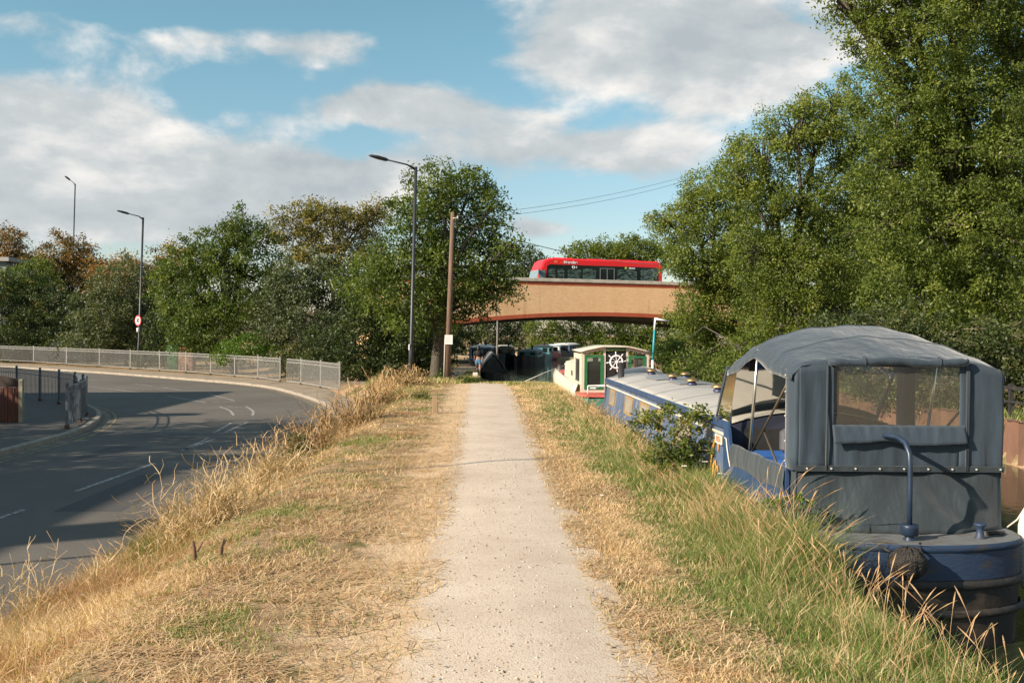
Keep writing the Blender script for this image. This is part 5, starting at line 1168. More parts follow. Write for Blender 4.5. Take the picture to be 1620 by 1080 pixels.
# left hand hedge
tree('ivy_shrub', 'pale leaved ivy bush behind the speed sign', 'shrub', 'willow', gbase(200, 71), px_lobes(71, [
    (200, 450, 46, 40, 0), (165, 500, 50, 45, -1, .05), (215, 510, 46, 46, 0, -.05), (250, 480, 26, 46, 1, -.15), (150, 540, 50, 26, 0), (225, 550, 40, 22, 0)]), .18, 2.3, .5, 10, .38, .18, trunk_r=.12, group=GL)
tree('hedge_shrub', 'dark bramble hedge with red tints behind the railing at the far left', 'shrub', 'bramble', gbase(60, 80), px_lobes(80, [
    (20, 480, 60, 50, 0), (80, 500, 55, 50, -1), (20, 545, 60, 28, -2, .05), (90, 548, 50, 24, -2, .08), (-60, 500, 60, 60, 0), (-130, 520, 60, 60, 0)]), .18, 2.4, .5, 11, .36, .2, trunk_r=.12, group=GL)
tree('autumn_tree', 'large rust tinged tree rising above the hedge under the distant lamp', 'tree', 'autumn', gbase(100, 92), px_lobes(92, [
    (100, 405, 42, 34, 0, -.1), (130, 420, 34, 28, 0), (60, 430, 34, 30, 0, -.2), (90, 460, 60, 44, -2, -.35), (140, 470, 44, 44, -2, -.3)]), .24, 2.3, .7, 12, .45, .2, trunk_r=.2, group=GL)
tree('autumn_tree', 'low orange brown trees to the right of the distant lamp', 'tree', 'autumn', gbase(180, 88), px_lobes(88, [(165, 430, 28, 26, 0, .1), (188, 425, 28, 28, 0, .15), (215, 440, 24, 26, 0), (190, 460, 50, 30, 0, -.1)]), .24, 2.2, .7, 13, .55, .2, trunk_r=.2, group=GL)
tree('autumn_tree', 'orange brown tree behind the round dark green tree, left side', 'tree', 'autumn', gbase(270, 84), px_lobes(84, [(270, 415, 30, 28, 0, .05), (250, 435, 28, 26, 0, -.1), (300, 420, 28, 26, 0)]), .24, 2.2, .7, 14, .5, .2, trunk_r=.2, group=GL)
tree('autumn_tree', 'tall rusty brown tree at the extreme left edge behind the flat roof', 'tree', 'autumn', gbase(5, 105), px_lobes(105, [(8, 385, 26, 28, 0), (28, 405, 20, 22, 0, -.4), (-30, 390, 30, 40, 0), (20, 420, 45, 20, 0, .2), (-40, 430, 50, 30, 0)]), .26, 2.4, .8, 15, .5, .2, trunk_r=.2, group=GL)
tree('hedge_shrub', 'green and yellow shrub below the flat roofed building', 'shrub', 'maple', gbase(30, 82.5), px_lobes(82.5, [(15, 450, 46, 26, 0, .1), (60, 440, 30, 30, 0, 0)]), .20, 2.4, .5, 16, .55, .2, trunk=False, group=GL)
tree('hedge_shrub', 'shadowed green hedge between the speed sign and the round tree', 'shrub', 'bramble', gbase(280, 67), px_lobes(67, [(265, 520, 34, 40, 0, -.1), (310, 540, 44, 30, -1), (240, 560, 26, 14, -1)]), .20, 2.5, .5, 17, .3, .2, trunk=False, group=GL)
# behind and beneath the bridge
tree('far_tree', 'green tree rising behind the bus roof', 'tree', 'maple', gbase(980, 120, -.5), px_lobes(120, [(985, 395, 48, 22, 0), (930, 400, 40, 18, 0), (1035, 400, 45, 24, 0), (960, 440, 70, 40, 0)]), .30, 2.3, .8, 20, .62, .15, trunk_r=.3)
tree('far_tree', 'dark pointed conifers left of the bus beyond the bridge', 'tree', 'bramble', gbase(830, 115, -.5), px_lobes(115, [(822, 410, 14, 22, 0), (845, 412, 16, 20, 0), (868, 420, 16, 14, 0), (800, 425, 24, 26, 0), (840, 445, 60, 26, 0)]), .28, 2.3, .7, 21, .35, .12, trunk=False)
tree('far_tree', 'sunlit green trees seen through the bridge arch, left half', 'tree', 'maple', gbase(870, 122, -.6), px_lobes(122, [(860, 530, 30, 32, 0, .1), (910, 525, 36, 36, 0, .05), (890, 555, 50, 20, 0)]), .28, 2.4, .8, 22, .50, .18, trunk_r=.2)
tree('far_tree', 'sunlit green trees seen through the bridge arch, right half', 'tree', 'ash', gbase(980, 118, -.6), px_lobes(118, [(960, 525, 36, 36, 0), (1010, 525, 36, 36, 0, -.05), (1060, 530, 40, 40, 0), (990, 555, 60, 20, 0)]), .28, 2.4, .8, 23, .45, .18, trunk_r=.2)
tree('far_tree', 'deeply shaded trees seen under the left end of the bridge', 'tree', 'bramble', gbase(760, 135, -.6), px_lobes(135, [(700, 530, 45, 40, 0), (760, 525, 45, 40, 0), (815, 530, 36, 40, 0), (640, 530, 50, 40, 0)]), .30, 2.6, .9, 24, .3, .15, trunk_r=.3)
tree('shrub', 'dark scrub lining the far towpath on the left beyond the telegraph pole', 'shrub', 'bramble', gbase(705, 62), [(-4.3, 56, .9, 1.6, 4, 2.0), (-5.0, 64, 1.2, 2.0, 5, 2.4), (-4.8, 75, 1.0, 2.0, 6, 2.4), (-4.0, 49, .4, 1.0, 2.6, 1.3)], .15, 2.5, .4, 25, .38, .16, trunk=False)
# trees of the far bank, from the bridge toward the viewer
tree('bank_tree', 'light green ash overhanging the canal in front of the bridge right end', 'tree', 'ash', (13.4, 58, 0), px_lobes(56, [
    (1085, 325, 30, 24, 0, .08), (1130, 300, 46, 44, 0, .05), (1060, 350, 34, 22, 0, .08), (1110, 370, 60, 44, 0), (1170, 340, 56, 56, 2), (1080, 405, 40, 30, -1), (1120, 440, 52, 40, 0), (1180, 430, 56, 56, 0), (1100, 500, 50, 42, 0), (1160, 510, 56, 50, 0, -.06), (1090, 560, 44, 34, -1, -.05), (1150, 575, 60, 34, 0, -.05)]),
    .15, 2.1, .50, 30, .54, .15, trunk_r=.25, twigs=150, group=GRB)
tree('bank_tree', 'tall airy ash with visible limbs right of the bridge', 'tree', 'ash', (12.6, 42, 0), px_lobes(40, [
    (1200, 240, 48, 40, 0, .08), (1170, 280, 40, 38, 0, .06), (1260, 195, 50, 40, 0, .06), (1320, 170, 52, 50, 0, .04), (1290, 240, 62, 52, 1), (1360, 215, 56, 70, 2), (1220, 330, 60, 56, 0), (1300, 330, 66, 60, 1, -.04), (1370, 320, 52, 70, 1, -.04), (1240, 420, 66, 52, 0), (1330, 420, 66, 56, 1, -.06), (1250, 500, 66, 50, 0), (1340, 500, 56, 46, 1, -.08), (1200, 560, 56, 46, 0), (1280, 565, 60, 44, 0, -.08), (1190, 400, 40, 50, 0)]),
    .118, 2.0, .44, 31, .52, .15, trunk_r=.24, twigs=260, group=GRB)
tree('bank_tree', 'huge dense green tree filling the upper right corner', 'tree', 'ash', (15.5, 30, 0), px_lobes(27, [
    (1440, 60, 90, 70, 0, .03), (1380, 30, 56, 50, 0, .05), (1330, 0, 40, 26, 0, .05), (1520, 20, 110, 80, 1), (1610, 60, 110, 90, 2), (1430, 160, 76, 70, 0), (1520, 150, 96, 80, 0), (1620, 170, 96, 90, 1), (1410, 260, 66, 70, 0), (1490, 260, 90, 76, 0, -.05), (1590, 280, 96, 90, 0), (1400, 360, 60, 62, 0), (1480, 370, 86, 70, 0), (1580, 390, 90, 80, 0, -.05),
    (1440, 460, 70, 60, 0), (1530, 470, 80, 66, 0, -.04), (1620, 480, 80, 80, 0), (1480, -60, 120, 60, 0), (1600, -80, 120, 80, 2), (1700, 100, 110, 160, 2), (1700, 350, 110, 160, 2), (1400, -40, 60, 40, 0)]),
    .093, 1.9, .38, 32, .47, .15, trunk_r=.35, twigs=240, group=GRB)
tree('bank_tree', 'green tree in the second row behind the airy ash, right of the bridge', 'tree', 'ash', (20, 62, 0), px_lobes(64, [(1190, 430, 60, 60, 0), (1260, 420, 70, 70, 0), (1340, 400, 80, 80, 0), (1420, 420, 70, 80, 0), (1240, 510, 80, 50, 0), (1340, 510, 80, 50, 0)]), .24, 2.4, .7, 36, .50, .15, trunk_r=.2, group=GRB)
tree('bank_tree', 'green tree in the second row behind the huge corner tree', 'tree', 'ash', (26, 52, 0), px_lobes(52, [(1380, 440, 70, 90, 0), (1480, 430, 90, 110, 0), (1580, 440, 90, 110, 0), (1440, 300, 90, 90, 0), (1560, 300, 90, 90, 0), (1420, 540, 80, 40, 0), (1540, 540, 90, 50, 0)]), .22, 2.3, .7, 37, .48, .15, trunk_r=.2, group=GRB)
tree('bank_shrub', 'scrub with dry stems hanging over the far bank behind the canopy', 'shrub', 'bramble', (12, 24, 0), px_lobes(24.5, [
    (1400, 520, 60, 44, 0), (1480, 540, 70, 44, 0), (1570, 550, 70, 56, 0), (1640, 570, 60, 50, 0), (1330, 540, 60, 44, 4), (1560, 610, 50, 34, 0), (1640, 620, 50, 34, 0), (1480, 610, 60, 40, 0), (1400, 590, 60, 40, 2)]), .10, 2.2, .32, 33, .40, .18, trunk_r=.08, twigs=200, twmat=mtwig, group=GRB)
tree('bank_shrub', 'dark overhanging bushes along the far waterline behind the two boats', 'shrub', 'ash', (12.4, 36, 0), px_lobes(33, [
    (1180, 590, 60, 40, 6), (1250, 590, 60, 46, 3), (1320, 590, 60, 50, 0), (1110, 590, 50, 34, 12), (1070, 585, 40, 30, 16), (1060, 560, 26, 30, 20)]), .13, 2.2, .4, 34, .42, .16, trunk_r=.08, twigs=100, group=GRB)

# bramble bush against the blue boat, weeds in the verges
def plant(name, label, cat, kind, lobes, leaf, cover=1.6, rc=.16, seed=1, tint=.5, tvar=.2, twigs=24, group=None):
    x, y, z = lobes[0][:3]; return tree(name, label, cat, kind, (x, y, float(zland(np.array(x), np.array(y)))), lobes, leaf, cover, rc, seed, tint, tvar, group, True, .014, .2, .5, twigs, mtwig)
plant('bramble_bush', 'bramble bush growing against the side of the blue boat', 'bush', 'maple', px_lobes(12.1, [(1060, 700, 40, 36, 0), (1090, 668, 30, 26, 0, .1), (1040, 664, 28, 20, .2, .15), (1075, 722, 52, 28, 0, -.1), (1008, 664, 18, 11, 0, .1), (1108, 655, 10, 12, 0, .15), (1105, 700, 24, 34, 0, -.1), (1062, 650, 9, 9, 0, .15)]), .055, 1.15, .11, 40, .56, .2, 60)
plant('bramble_bush', 'small leafy sprig poking up before the blue stern side', 'bush', 'bright', px_lobes(8.6, [(1262, 787, 22, 9, 0), (1225, 795, 12, 8, 0)]), .045, 1.0, .07, 41, .6, .15, 12)
GW = 'weeds in the dry verge'
WD = [((688, 600), 'broad green weeds round the telegraph pole foot', 'maple', 40.2, [(680, 602, 22, 9, 0), (705, 600, 20, 11, 0), (740, 604, 22, 6, 0)], .10),
      ((705, 650), 'dark green weed against the short timber post', 'maple', 22.8, [(700, 652, 10, 7, 0)], .05),
      ((640, 655), 'low green weeds left of the short timber post', 'maple', 22.5, [(645, 655, 24, 5, 0), (668, 627, 16, 7, 4)], .05),
      ((560, 724), 'green tuft in dry verge, about half way along', 'bramble', 16, [(552, 724, 18, 14, 0)], .04),
      ((480, 730), 'dark mixed weeds at the road edge of the verge', 'bramble', 16, [(485, 732, 24, 34, 0), (470, 700, 18, 20, 0)], .04),
      ((410, 985), 'flat dusty green weed in the near dry verge', 'willow', 6.6, [(400, 988, 30, 6, 0), (432, 986, 22, 7, 0)], .035),
      ((520, 940), 'small green tuft right of the flat weed', 'bramble', 7.3, [(508, 945, 14, 6, 0)], .03)]
for i, (pp, lab, kd, D, lb, lf) in enumerate(WD):
    plant('weed', lab, 'weed', kd, px_lobes(D, lb), lf, 1.3, lf * 2.2, 50 + i, .5, .15, 8, GW)

# thin dry weed skeletons
mdry = leafmat('dry_stems', [(0, (.22, .11, .05)), (.5, (.46, .31, .16)), (1, (.66, .52, .32))], .15, .8)
def dryweed(label, px, py, D, w, h, n, seed, col=.5, curl=1.0):
    r = np.random.default_rng(seed); x, z0 = P(px, py, D); z0 = float(zland(np.array(x), np.array(D))); vs = []; ls = []; st = []; ti = []; off = 0; lo2 = []
    for k in range(n):
        b_ = np.array([x + r.normal() * w * .22, D + r.normal() * w * .3, z0 - .02]); d = np.array([r.normal() * .5, r.normal() * .4, 1.0]); d /= np.linalg.norm(d); L = h * (.4 + .7 * r.random()); pts = [b_]
        for j in range(7): d = d + r.normal(size=3) * .22 * curl + np.array([0, 0, -.03 * j]); d /= np.linalg.norm(d); pts.append(pts[-1] + d * L / 7)
        br_ = [pts]
        for q in range(5):
            j = r.integers(2, 7); p = pts[j]; dd = d * .5 + r.normal(size=3) * .7; dd[2] = abs(dd[2]) * .6; s_ = [p]
            for _ in range(3): dd = dd + r.normal(size=3) * .3; dd /= np.linalg.norm(dd); s_.append(s_[-1] + dd * L * .09)
            br_.append(s_)
        for s_ in br_:
            s_ = np.array(s_); m_ = len(s_); wd = .0040 * D / 9 * np.linspace(1.2, .6, m_)[:, None]; sd = rdir(r, 1)[0]; sd[2] = 0; sd /= np.linalg.norm(sd) + 1e-9
            vs.append(np.stack([s_ - sd * wd, s_ + sd * wd], 1).reshape(-1, 3)); base = off
            for j in range(m_ - 1): lo2 += [base + 2 * j, base + 2 * j + 1, base + 2 * j + 3, base + 2 * j + 2]; ti.append(col + r.normal() * .2)
            off += 2 * m_
    V_ = np.concatenate(vs); o = fast_mesh('dry_weed', V_, np.array(lo2), np.arange(len(ti)) * 4, mdry, np.clip(np.array(ti), 0, 1)); tag(o, label, 'weed', 'dried weeds along the road edge'); return o
dryweed('rounded tangle of pale dry stems standing over the road edge', 335, 830, 10.4, 1.0, .98, 260, 60, .6)
dryweed('pale dry stems sprawling left of the dark mixed weeds', 440, 760, 13.5, 1.0, .82, 150, 61, .6)
dryweed('tall brown dry weeds mid way along the road edge', 500, 720, 17, 1.2, .95, 190, 62, .3)
dryweed('pinkish dry weeds beyond, near the kerb', 560, 690, 20.5, 1.4, 1.0, 190, 63, .35)
dryweed('dense dry weeds at the far end of the verge', 610, 650, 27, 1.6, .85, 150, 64, .4)
dryweed('brown dry weeds in front of the middle street lamp', 640, 625, 34, 2.0, .8, 130, 65, .4)
dryweed('thin dry stems at the bottom left corner', 40, 960, 8.4, .9, .75, 80, 66, .7)

# ------------------------------------------------------------------ grass
GRASS = leafmat('grass_blades', [(0, (.42, .24, .125)), (.25, (.63, .435, .26)), (.48, (.76, .58, .37)), (.60, (.30, .29, .085)), (.8, (.135, .20, .040)), (1, (.07, .13, .022))], .25, .6)
def blades(name, X, Y, H, Wd, T, lean, label, seed, curve=.6, mt=GRASS):
    r = np.random.default_rng(seed); n = len(X); Z = zland(X, Y) - .01
    th = r.random(n) * 2 * math.pi; sx = np.cos(th); sy = np.sin(th)
    ph = r.random(n) * 2 * math.pi; ln = lean * (.3 + r.random(n)) * H; lx = np.cos(ph) * ln; ly = np.sin(ph) * ln
    B = np.stack([X, Y, Z], 1); S = np.stack([sx * Wd / 2, sy * Wd / 2, 0 * X], 1)
    Mx = B + np.stack([lx * .35, ly * .35, H * .6], 1); Tp = B + np.stack([lx, ly, H * (1 - curve * .15 * r.random(n))], 1)
    V_ = np.stack([B - S, B + S, Mx - S * .75, Mx + S * .75, Tp], 1).reshape(-1, 3)
    lp = (np.array([0, 1, 3, 2, 2, 3, 4])[None] + 5 * np.arange(n)[:, None]).ravel(); st_ = (np.array([0, 4])[None] + 7 * np.arange(n)[:, None]).ravel()
    o = fast_mesh(name, V_, lp, st_, mt, np.repeat(np.clip(T, 0, 1), 2)); tag(o, label, None, None, 'stuff'); return o
def rpath(y): c = pathc(y); return c - .60, c + .62
def scatter(n, x0f, x1f, y0, y1, seed, power=1.0):
    r = np.random.default_rng(seed); Y = y0 + (y1 - y0) * r.random(n) ** power; f = r.random(n); a_ = x0f(Y); b_ = x1f(Y); return a_ + (b_ - a_) * f, Y, r
# right verge
def right_cover(n, y0, y1, seed, wd, name):
    X, Y, r = scatter(n, lambda y: rpath(y)[1] - .16, lambda y: lbank(y) + .12, y0, y1, seed)
    e = (X - rpath(Y)[1]) / np.maximum(.3, lbank(Y) - rpath(Y)[1])          # 0 path .. 1 water
    dn = fbm(X, Y, .5, 100); gn = fbm(X, Y, 1.5, 110); fn_ = fbm(X, Y, .22, 120)
    keep = r.random(len(X)) < np.clip(.05 + 1.2 * sstep(.0, .3, e) * sstep(.34, .56, dn + .26 * e) + .15 * sstep(.05, .2, e), 0, 1)
    X, Y, e, gn, fn_, dn = [q[keep] for q in (X, Y, e, gn, fn_, dn)]; m_ = len(X)
    green = np.clip(.12 + .72 * sstep(.06, .45, e) + 2.3 * (gn - .52) + 1.6 * (fn_ - .5) + .38 * sstep(.25, .5, e) * np.exp(-((Y - 12) / 6) ** 2), 0, 1); green *= np.where(Y > 24, .75, 1)
    T = np.where(r.random(m_) < green * .80, .66 + .3 * r.random(m_), .05 + .5 * r.random(m_))
    H = (.022 + .04 * r.random(m_)) * (1 + 4.6 * sstep(.35, .95, e) * (.2 + 1.6 * dn)) * (.7 + .6 * r.random(m_))
    H *= np.where(Y < 13, 1 + .45 * sstep(.55, .95, e) * sstep(7, 8.2, Y) - .30 * sstep(.4, .9, e) * (1 - sstep(6.6, 7.8, Y)), .95); H = np.where(Y > 24, np.minimum(H, .30), H)
    return blades(name, X, Y, H, wd * (.7 + .6 * r.random(m_)), T, .75, 'green and straw coloured grass between path and canal', seed)
right_cover(150000, 3.6, 9.5, 201, .0052, 'grass'); right_cover(100000, 9.5, 17, 202, .0085, 'grass'); right_cover(75000, 17, 36, 203, .016, 'grass')
# left verge
def left_cover(n, y0, y1, seed, wd, name):
    X, Y, r = scatter(n, lambda y: -3.85 + 0 * y, lambda y: rpath(y)[0] + .14, y0, y1, seed)
    e = (rpath(Y)[0] - X) / 3.4
    dn = fbm(X, Y, .55, 130); gn = fbm(X, Y, 1.3, 140); fn_ = fbm(X, Y, .2, 150)
    keep = r.random(len(X)) < np.clip(.03 + 1.15 * sstep(.14, .46, e) * sstep(.42, .58, dn + .16 * e), 0, 1)
    X, Y, e, gn, fn_, dn = [q[keep] for q in (X, Y, e, gn, fn_, dn)]; m_ = len(X)
    green = np.clip(.30 + 3.4 * (gn - .52) + 2.0 * (fn_ - .5) - .5 * sstep(.6, .9, e), 0, .85)
    T = np.where(r.random(m_) < green, .58 + .3 * r.random(m_), np.clip(.04 + .46 * r.random(m_) - .35 * sstep(.5, .62, fbm(X, Y, .8, 155)), 0, 1))
    H = (.020 + .04 * r.random(m_)) * (1 + 4.4 * sstep(.55, .92, e) * (.3 + 1.3 * dn)) * (.7 + .6 * r.random(m_))
    return blades(name, X, Y, H, wd * (.7 + .6 * r.random(m_)), T, .95, 'dry straw coloured grass between road and path', seed)
left_cover(150000, 3.6, 10, 211, .0052, 'grass'); left_cover(90000, 10, 18, 212, .0085, 'grass'); left_cover(60000, 18, 40, 213, .016, 'grass')
# far bank strip round the bend of the path
X, Y, r = scatter(24000, lambda y: pathc(y) + .6, lambda y: lbank(y) + .2, 34, 62, 221); blades('grass', X, Y, .05 + .10 * r.random(len(X)), .025, np.where(r.random(len(X)) < .6, .6 + .35 * r.random(len(X)), .1 + .4 * r.random(len(X))), .6, 'grass on the bank round the bend', 222)
X, Y, r = scatter(26000, lambda y: -4.3 - .3 * np.clip(y - 45, 0, 20), lambda y: pathc(y) - .7, 36, 75, 223); blades('grass', X, Y, .08 + .22 * r.random(len(X)), .025, np.where(r.random(len(X)) < .5, .6 + .35 * r.random(len(X)), .1 + .4 * r.random(len(X))), .6, 'rough grass beside the far hedge', 224)
X, Y, r = scatter(14000, lambda y: rbank(y) + .0, lambda y: rbank(y) + 3, 12, 60, 225); blades('grass', X, Y, .15 + .35 * r.random(len(X)), .02, .5 + .45 * r.random(len(X)), .6, 'rough grass on the far bank', 226)
# tall seeding stalks
def stalks(label, X, Y, H, seed, tint=.35, head=True, wd=.004, bend=.5):
    r = np.random.default_rng(seed); n = len(X); Z = zland(X, Y); vs = []; lp = []; ti = []; off = 0
    for i in range(n):
        a_ = r.random() * 6.28; d = np.array([math.cos(a_), math.sin(a_), 0]) * (.15 + bend * r.random()); pts = [np.array([X[i], Y[i], Z[i]]) + d * H[i] * f * f + np.array([0, 0, H[i] * (f - .25 * bend * f ** 3)]) for f in (0, .3, .6, .8, .92, 1.0)]
        w_ = [wd, wd * .8, wd * .6, wd * .5, wd * (2.6 if head else .5), wd * .4]; pts = np.array(pts); base = off
        for sd in (np.array([1, 0, 0]), np.array([0, 1, 0])):
            vs.append(np.stack([pts - sd * np.array(w_)[:, None] * .5, pts + sd * np.array(w_)[:, None] * .5], 1).reshape(-1, 3)); 
            for j in range(5): lp += [off + 2 * j, off + 2 * j + 1, off + 2 * j + 3, off + 2 * j + 2]; ti.append(tint + r.normal() * .12 - (.12 if j > 2 else 0))
            off += 12
    o = fast_mesh('tall_grass', np.concatenate(vs), np.array(lp), np.arange(len(ti)) * 4, GRASS, np.clip(np.array(ti), 0, .52)); tag(o, label, None, None, 'stuff')
r = np.random.default_rng(300)
Y = 4.5 + 9 * r.random(520) ** .8; X = lbank(Y) - .62 * r.random(520) ** 1.3; stalks('tall tawny seeding grass along the boat side', X, Y, .30 + .40 * r.random(520) * np.clip((13 - Y) / 5, .4, 1), 301, .32, wd=.0042)
Y = 8.0 + .9 * r.random(46); X = 2.45 + .35 * r.random(46); stalks('tall brown seed heads before the stern apron', X, Y, .62 + .38 * r.random(46), 302, .22, wd=.006, bend=.6)
Y = 13 + 14 * r.random(500); X = lbank(Y) - .45 * r.random(500); stalks('tawny grass tops beside the cabin side', X, Y, .26 + .30 * r.random(500), 303, .36, wd=.008)
Y = 3.8 + 22 * r.random(1500) ** 1.2; X = -2.2 - 1.65 * r.random(1500) ** .8; stalks('tall straw grass along the road edge', X, Y, .18 + .38 * r.random(1500) * sstep(2.0, 3.2, -X), 304, .38, wd=.0055, bend=.9)
Y = 4.0 + 4 * r.random(200); X = -3.3 - .5 * r.random(200); stalks('tall straw grass in the near left corner', X, Y, .35 + .40 * r.random(200), 305, .42, wd=.004, bend=.6)
# pale straw litter lying flat on both verges
def litter(n, x0f, x1f, y0, y1, seed, wd, label):
    X, Y, r = scatter(n, x0f, x1f, y0, y1, seed); Z = zland(X, Y) + .006 + .02 * r.random(n); th = r.random(n) * 6.28; L = .03 + .08 * r.random(n)
    d = np.stack([np.cos(th) * L, np.sin(th) * L, r.normal(size=n) * .012], 1); s = np.stack([-np.sin(th) * wd, np.cos(th) * wd, 0 * th], 1); C = np.stack([X, Y, Z], 1)
    keep = r.random(n) < sstep(.30, .62, fbm(X, Y, .6, seed + 5)) * (.35 + .65 * sstep(.5, 1.3, np.abs(X + .05))) * (1 - .9 * sstep(11, 27, Y)); q = np.stack([C - d - s, C + d - s, C + d + s, C - d + s], 1)[keep]
    o = quads('straw_litter', q, GRASS, (.02 + .5 * r.random(n))[keep]); tag(o, label, None, None, 'stuff')
litter(120000, lambda y: -3.7 + 0 * y, lambda y: rpath(y)[0] + .10, 3.6, 27, 311, .0028, 'dead straw lying on the left verge')
litter(80000, lambda y: rpath(y)[1] - .12, lambda y: lbank(y) - .2, 3.6, 27, 312, .0028, 'dead straw lying on the right verge')
# small stones on the path
r = np.random.default_rng(320); n = 5200; Y = 3.4 + 13 * r.random(n) ** 1.3; c_ = pathc(Y); X = c_ + (r.random(n) - .5) * 1.32; s = .0025 + .009 * r.random(n) ** 4
Zs = zland(np.full(n, .2), Y) + .002 + .026 * np.sin(np.pi * np.clip((X - c_ + .6) / 1.2, 0, 1))
oct_ = np.array([(1, 0, 0), (0, 1, 0), (-1, 0, 0), (0, -1, 0), (0, 0, .7), (0, 0, -.7)]); fc = np.array([(0, 1, 4), (1, 2, 4), (2, 3, 4), (3, 0, 4), (1, 0, 5), (2, 1, 5), (3, 2, 5), (0, 3, 5)])
VV = (np.stack([X, Y, Zs + s * .25], 1)[:, None] + oct_[None] * s[:, None, None] * (.6 + .8 * r.random((n, 6, 1))))
lp = (fc[None] + 6 * np.arange(n)[:, None, None]).reshape(-1); o = fast_mesh('gravel', VV.reshape(-1, 3), lp, np.arange(8 * n) * 3, mat('loose_stone', (.56, .49, .40), .9, col2=(.27, .22, .17), vscale=9, lo=.42, hi=.58)); tag(o, 'loose small stones on the towpath', None, None, 'stuff')
# fallen leaves and bits of straw on the path
r = np.random.default_rng(325); n = 420; Y = 3.6 + 20 * r.random(n) ** 1.2; f = r.random(n); f = np.where(r.random(n) < .75, np.where(f < .5, f * .3, 1 - (1 - f) * .3), f); X = pathc(Y) - .62 + 1.26 * f
Cc = np.stack([X, Y, zland(np.full(n, .2), Y) + .034 + .004 * r.random(n)], 1); q = leaves(r, Cc, .035, 0, .5); q[:, :, 2] = Cc[:, None, 2] + (q[:, :, 2] - Cc[:, None, 2]) * .25
tag(quads('fallen_leaves', q, LF['autumn'], .2 + .7 * r.random(n)), 'dry fallen leaves scattered on the towpath', None, None, 'stuff')
# white wild flowers
r = np.random.default_rng(330); mfl = mat('flower_white', (.66, .62, .52), .8)
for i, (px, py, lab) in enumerate(((1115, 733, 'white umbel flower close to the bramble bush'), (1140, 752, 'creamy umbel flower lower in the green grass'), (953, 787, 'tiny white flowers nearest the path'), (918, 660, 'white flower in the far green grass'), (1083, 740, 'faded buff flower head left of the white umbel'))):
    x, y = G(px, py, .22 if i in (0, 1, 4) else .05); z0 = float(zland(np.array(x), np.array(y))); z = .24 if i in (0, 1, 4) else .07; f_ = thing('wild_flower', lab, 'flower', (x, y, z0), 'wild flowers')
    m = MB(); m.tube([(x, y, z0), (x, y, z)], .003, 4)
    m.build('stem', mat('stem_green', (.08, .11, .03), .8), f_); m = MB(); R_ = .032 if i in (0, 1, 4) else .018
    for k in range(26):
        a_ = r.random() * 6.28; q = R_ * math.sqrt(r.random()); c = (x + q * math.cos(a_), y + q * math.sin(a_), z + .006 * r.random()); m.box((c[0] - .005, c[1] - .005, c[2]), (c[0] + .005, c[1] + .005, c[2] + .006))
    m.build('flower_head', mfl, f_)

# ------------------------------------------------------------------ the walker
DP = 55.0; PX_, _z = P(757, 560, DP); PZ = float(zland(np.array(PX_), np.array(DP))) + .01
per = thing('person', 'person in black top and blue denim shorts walking away on the far towpath', 'person', (PX_, DP, PZ))
def skin(name, nodes, edges, mt, parent, lv=2):
    me = bpy.data.meshes.new(name); me.from_pydata([(PX_ + a[0], DP + a[1], PZ + a[2]) for a in nodes], edges, []); me.materials.append(mt)
    o = bpy.data.objects.new(name, me); link_part(o, parent); md = o.modifiers.new('skin', 'SKIN')
    for i, a in enumerate(nodes): me.skin_vertices[0].data[i].radius = (a[3], a[4] if len(a) > 4 else a[3])
    me.skin_vertices[0].data[0].use_root = True
    sb = o.modifiers.new('smooth', 'SUBSURF'); sb.levels = lv; sb.render_levels = lv; return o
msk = mat('skin', (.36, .20, .13), .6)
nodes = [(0, 0, .92, .13, .10), (0, 0, 1.08, .11, .08), (0, 0, 1.28, .14, .09), (0, 0, 1.40, .07, .06), (0, .01, 1.48, .045), (0, .02, 1.56, .075, .085), (0, .02, 1.63, .06, .07),
         (.17, 0, 1.36, .05), (.22, .02, 1.12, .04), (.20, -.08, .93, .032), (.19, -.10, .84, .03), (.18, -.10, .78, .018), (-.17, 0, 1.36, .05), (-.22, .0, 1.12, .04), (-.22, .12, .95, .032), (-.22, .15, .87, .03), (-.22, .16, .81, .018),
         (.09, 0, .84, .085), (.09, -.06, .50, .055), (.09, -.14, .12, .035), (.09, -.10, .05, .035), (.09, .03, .035, .028), (-.09, 0, .84, .085), (-.09, .14, .50, .055), (-.09, .20, .12, .035), (-.09, .22, .05, .035), (-.09, .34, .035, .028)]
edges = [(0, 1), (1, 2), (2, 3), (3, 4), (4, 5), (5, 6), (2, 7), (7, 8), (8, 9), (9, 10), (10, 11), (2, 12), (12, 13), (13, 14), (14, 15), (15, 16), (0, 17), (17, 18), (18, 19), (19, 20), (20, 21), (0, 22), (22, 23), (23, 24), (24, 25), (25, 26)]
skin('body', nodes, edges, msk, per)
mtop = mat('black_top', (.012, .012, .014), .8)
0 and skin('top', [(0, 0, 1.18, .145, .10), (0, 0, 1.30, .165, .115), (0, 0, 1.38, .10, .085), (.18, 0, 1.37, .07), (.225, .02, 1.20, .058), (-.18, 0, 1.37, .07), (-.225, 0, 1.20, .058)], [(0, 1), (1, 2), (1, 3), (3, 4), (1, 5), (5, 6)], mtop, per)
skin('shorts', [(0, 0, 1.02, .135, .105), (0, 0, .90, .165, .135), (.095, 0, .80, .11), (.095, -.02, .64, .10), (-.095, .0, .80, .11), (-.095, .06, .64, .10)], [(0, 1), (1, 2), (2, 3), (1, 4), (4, 5)], mat('denim_blue', (.10, .24, .40), .8, .3, 12), per)
0 and skin('hair', [(0, .01, 1.66, .075, .085), (0, -.045, 1.58, .085, .07), (0, -.07, 1.46, .07, .04), (0, -.085, 1.36, .04, .03)], [(0, 1), (1, 2), (2, 3)], mat('hair_dark', (.012, .010, .009), .5), per)
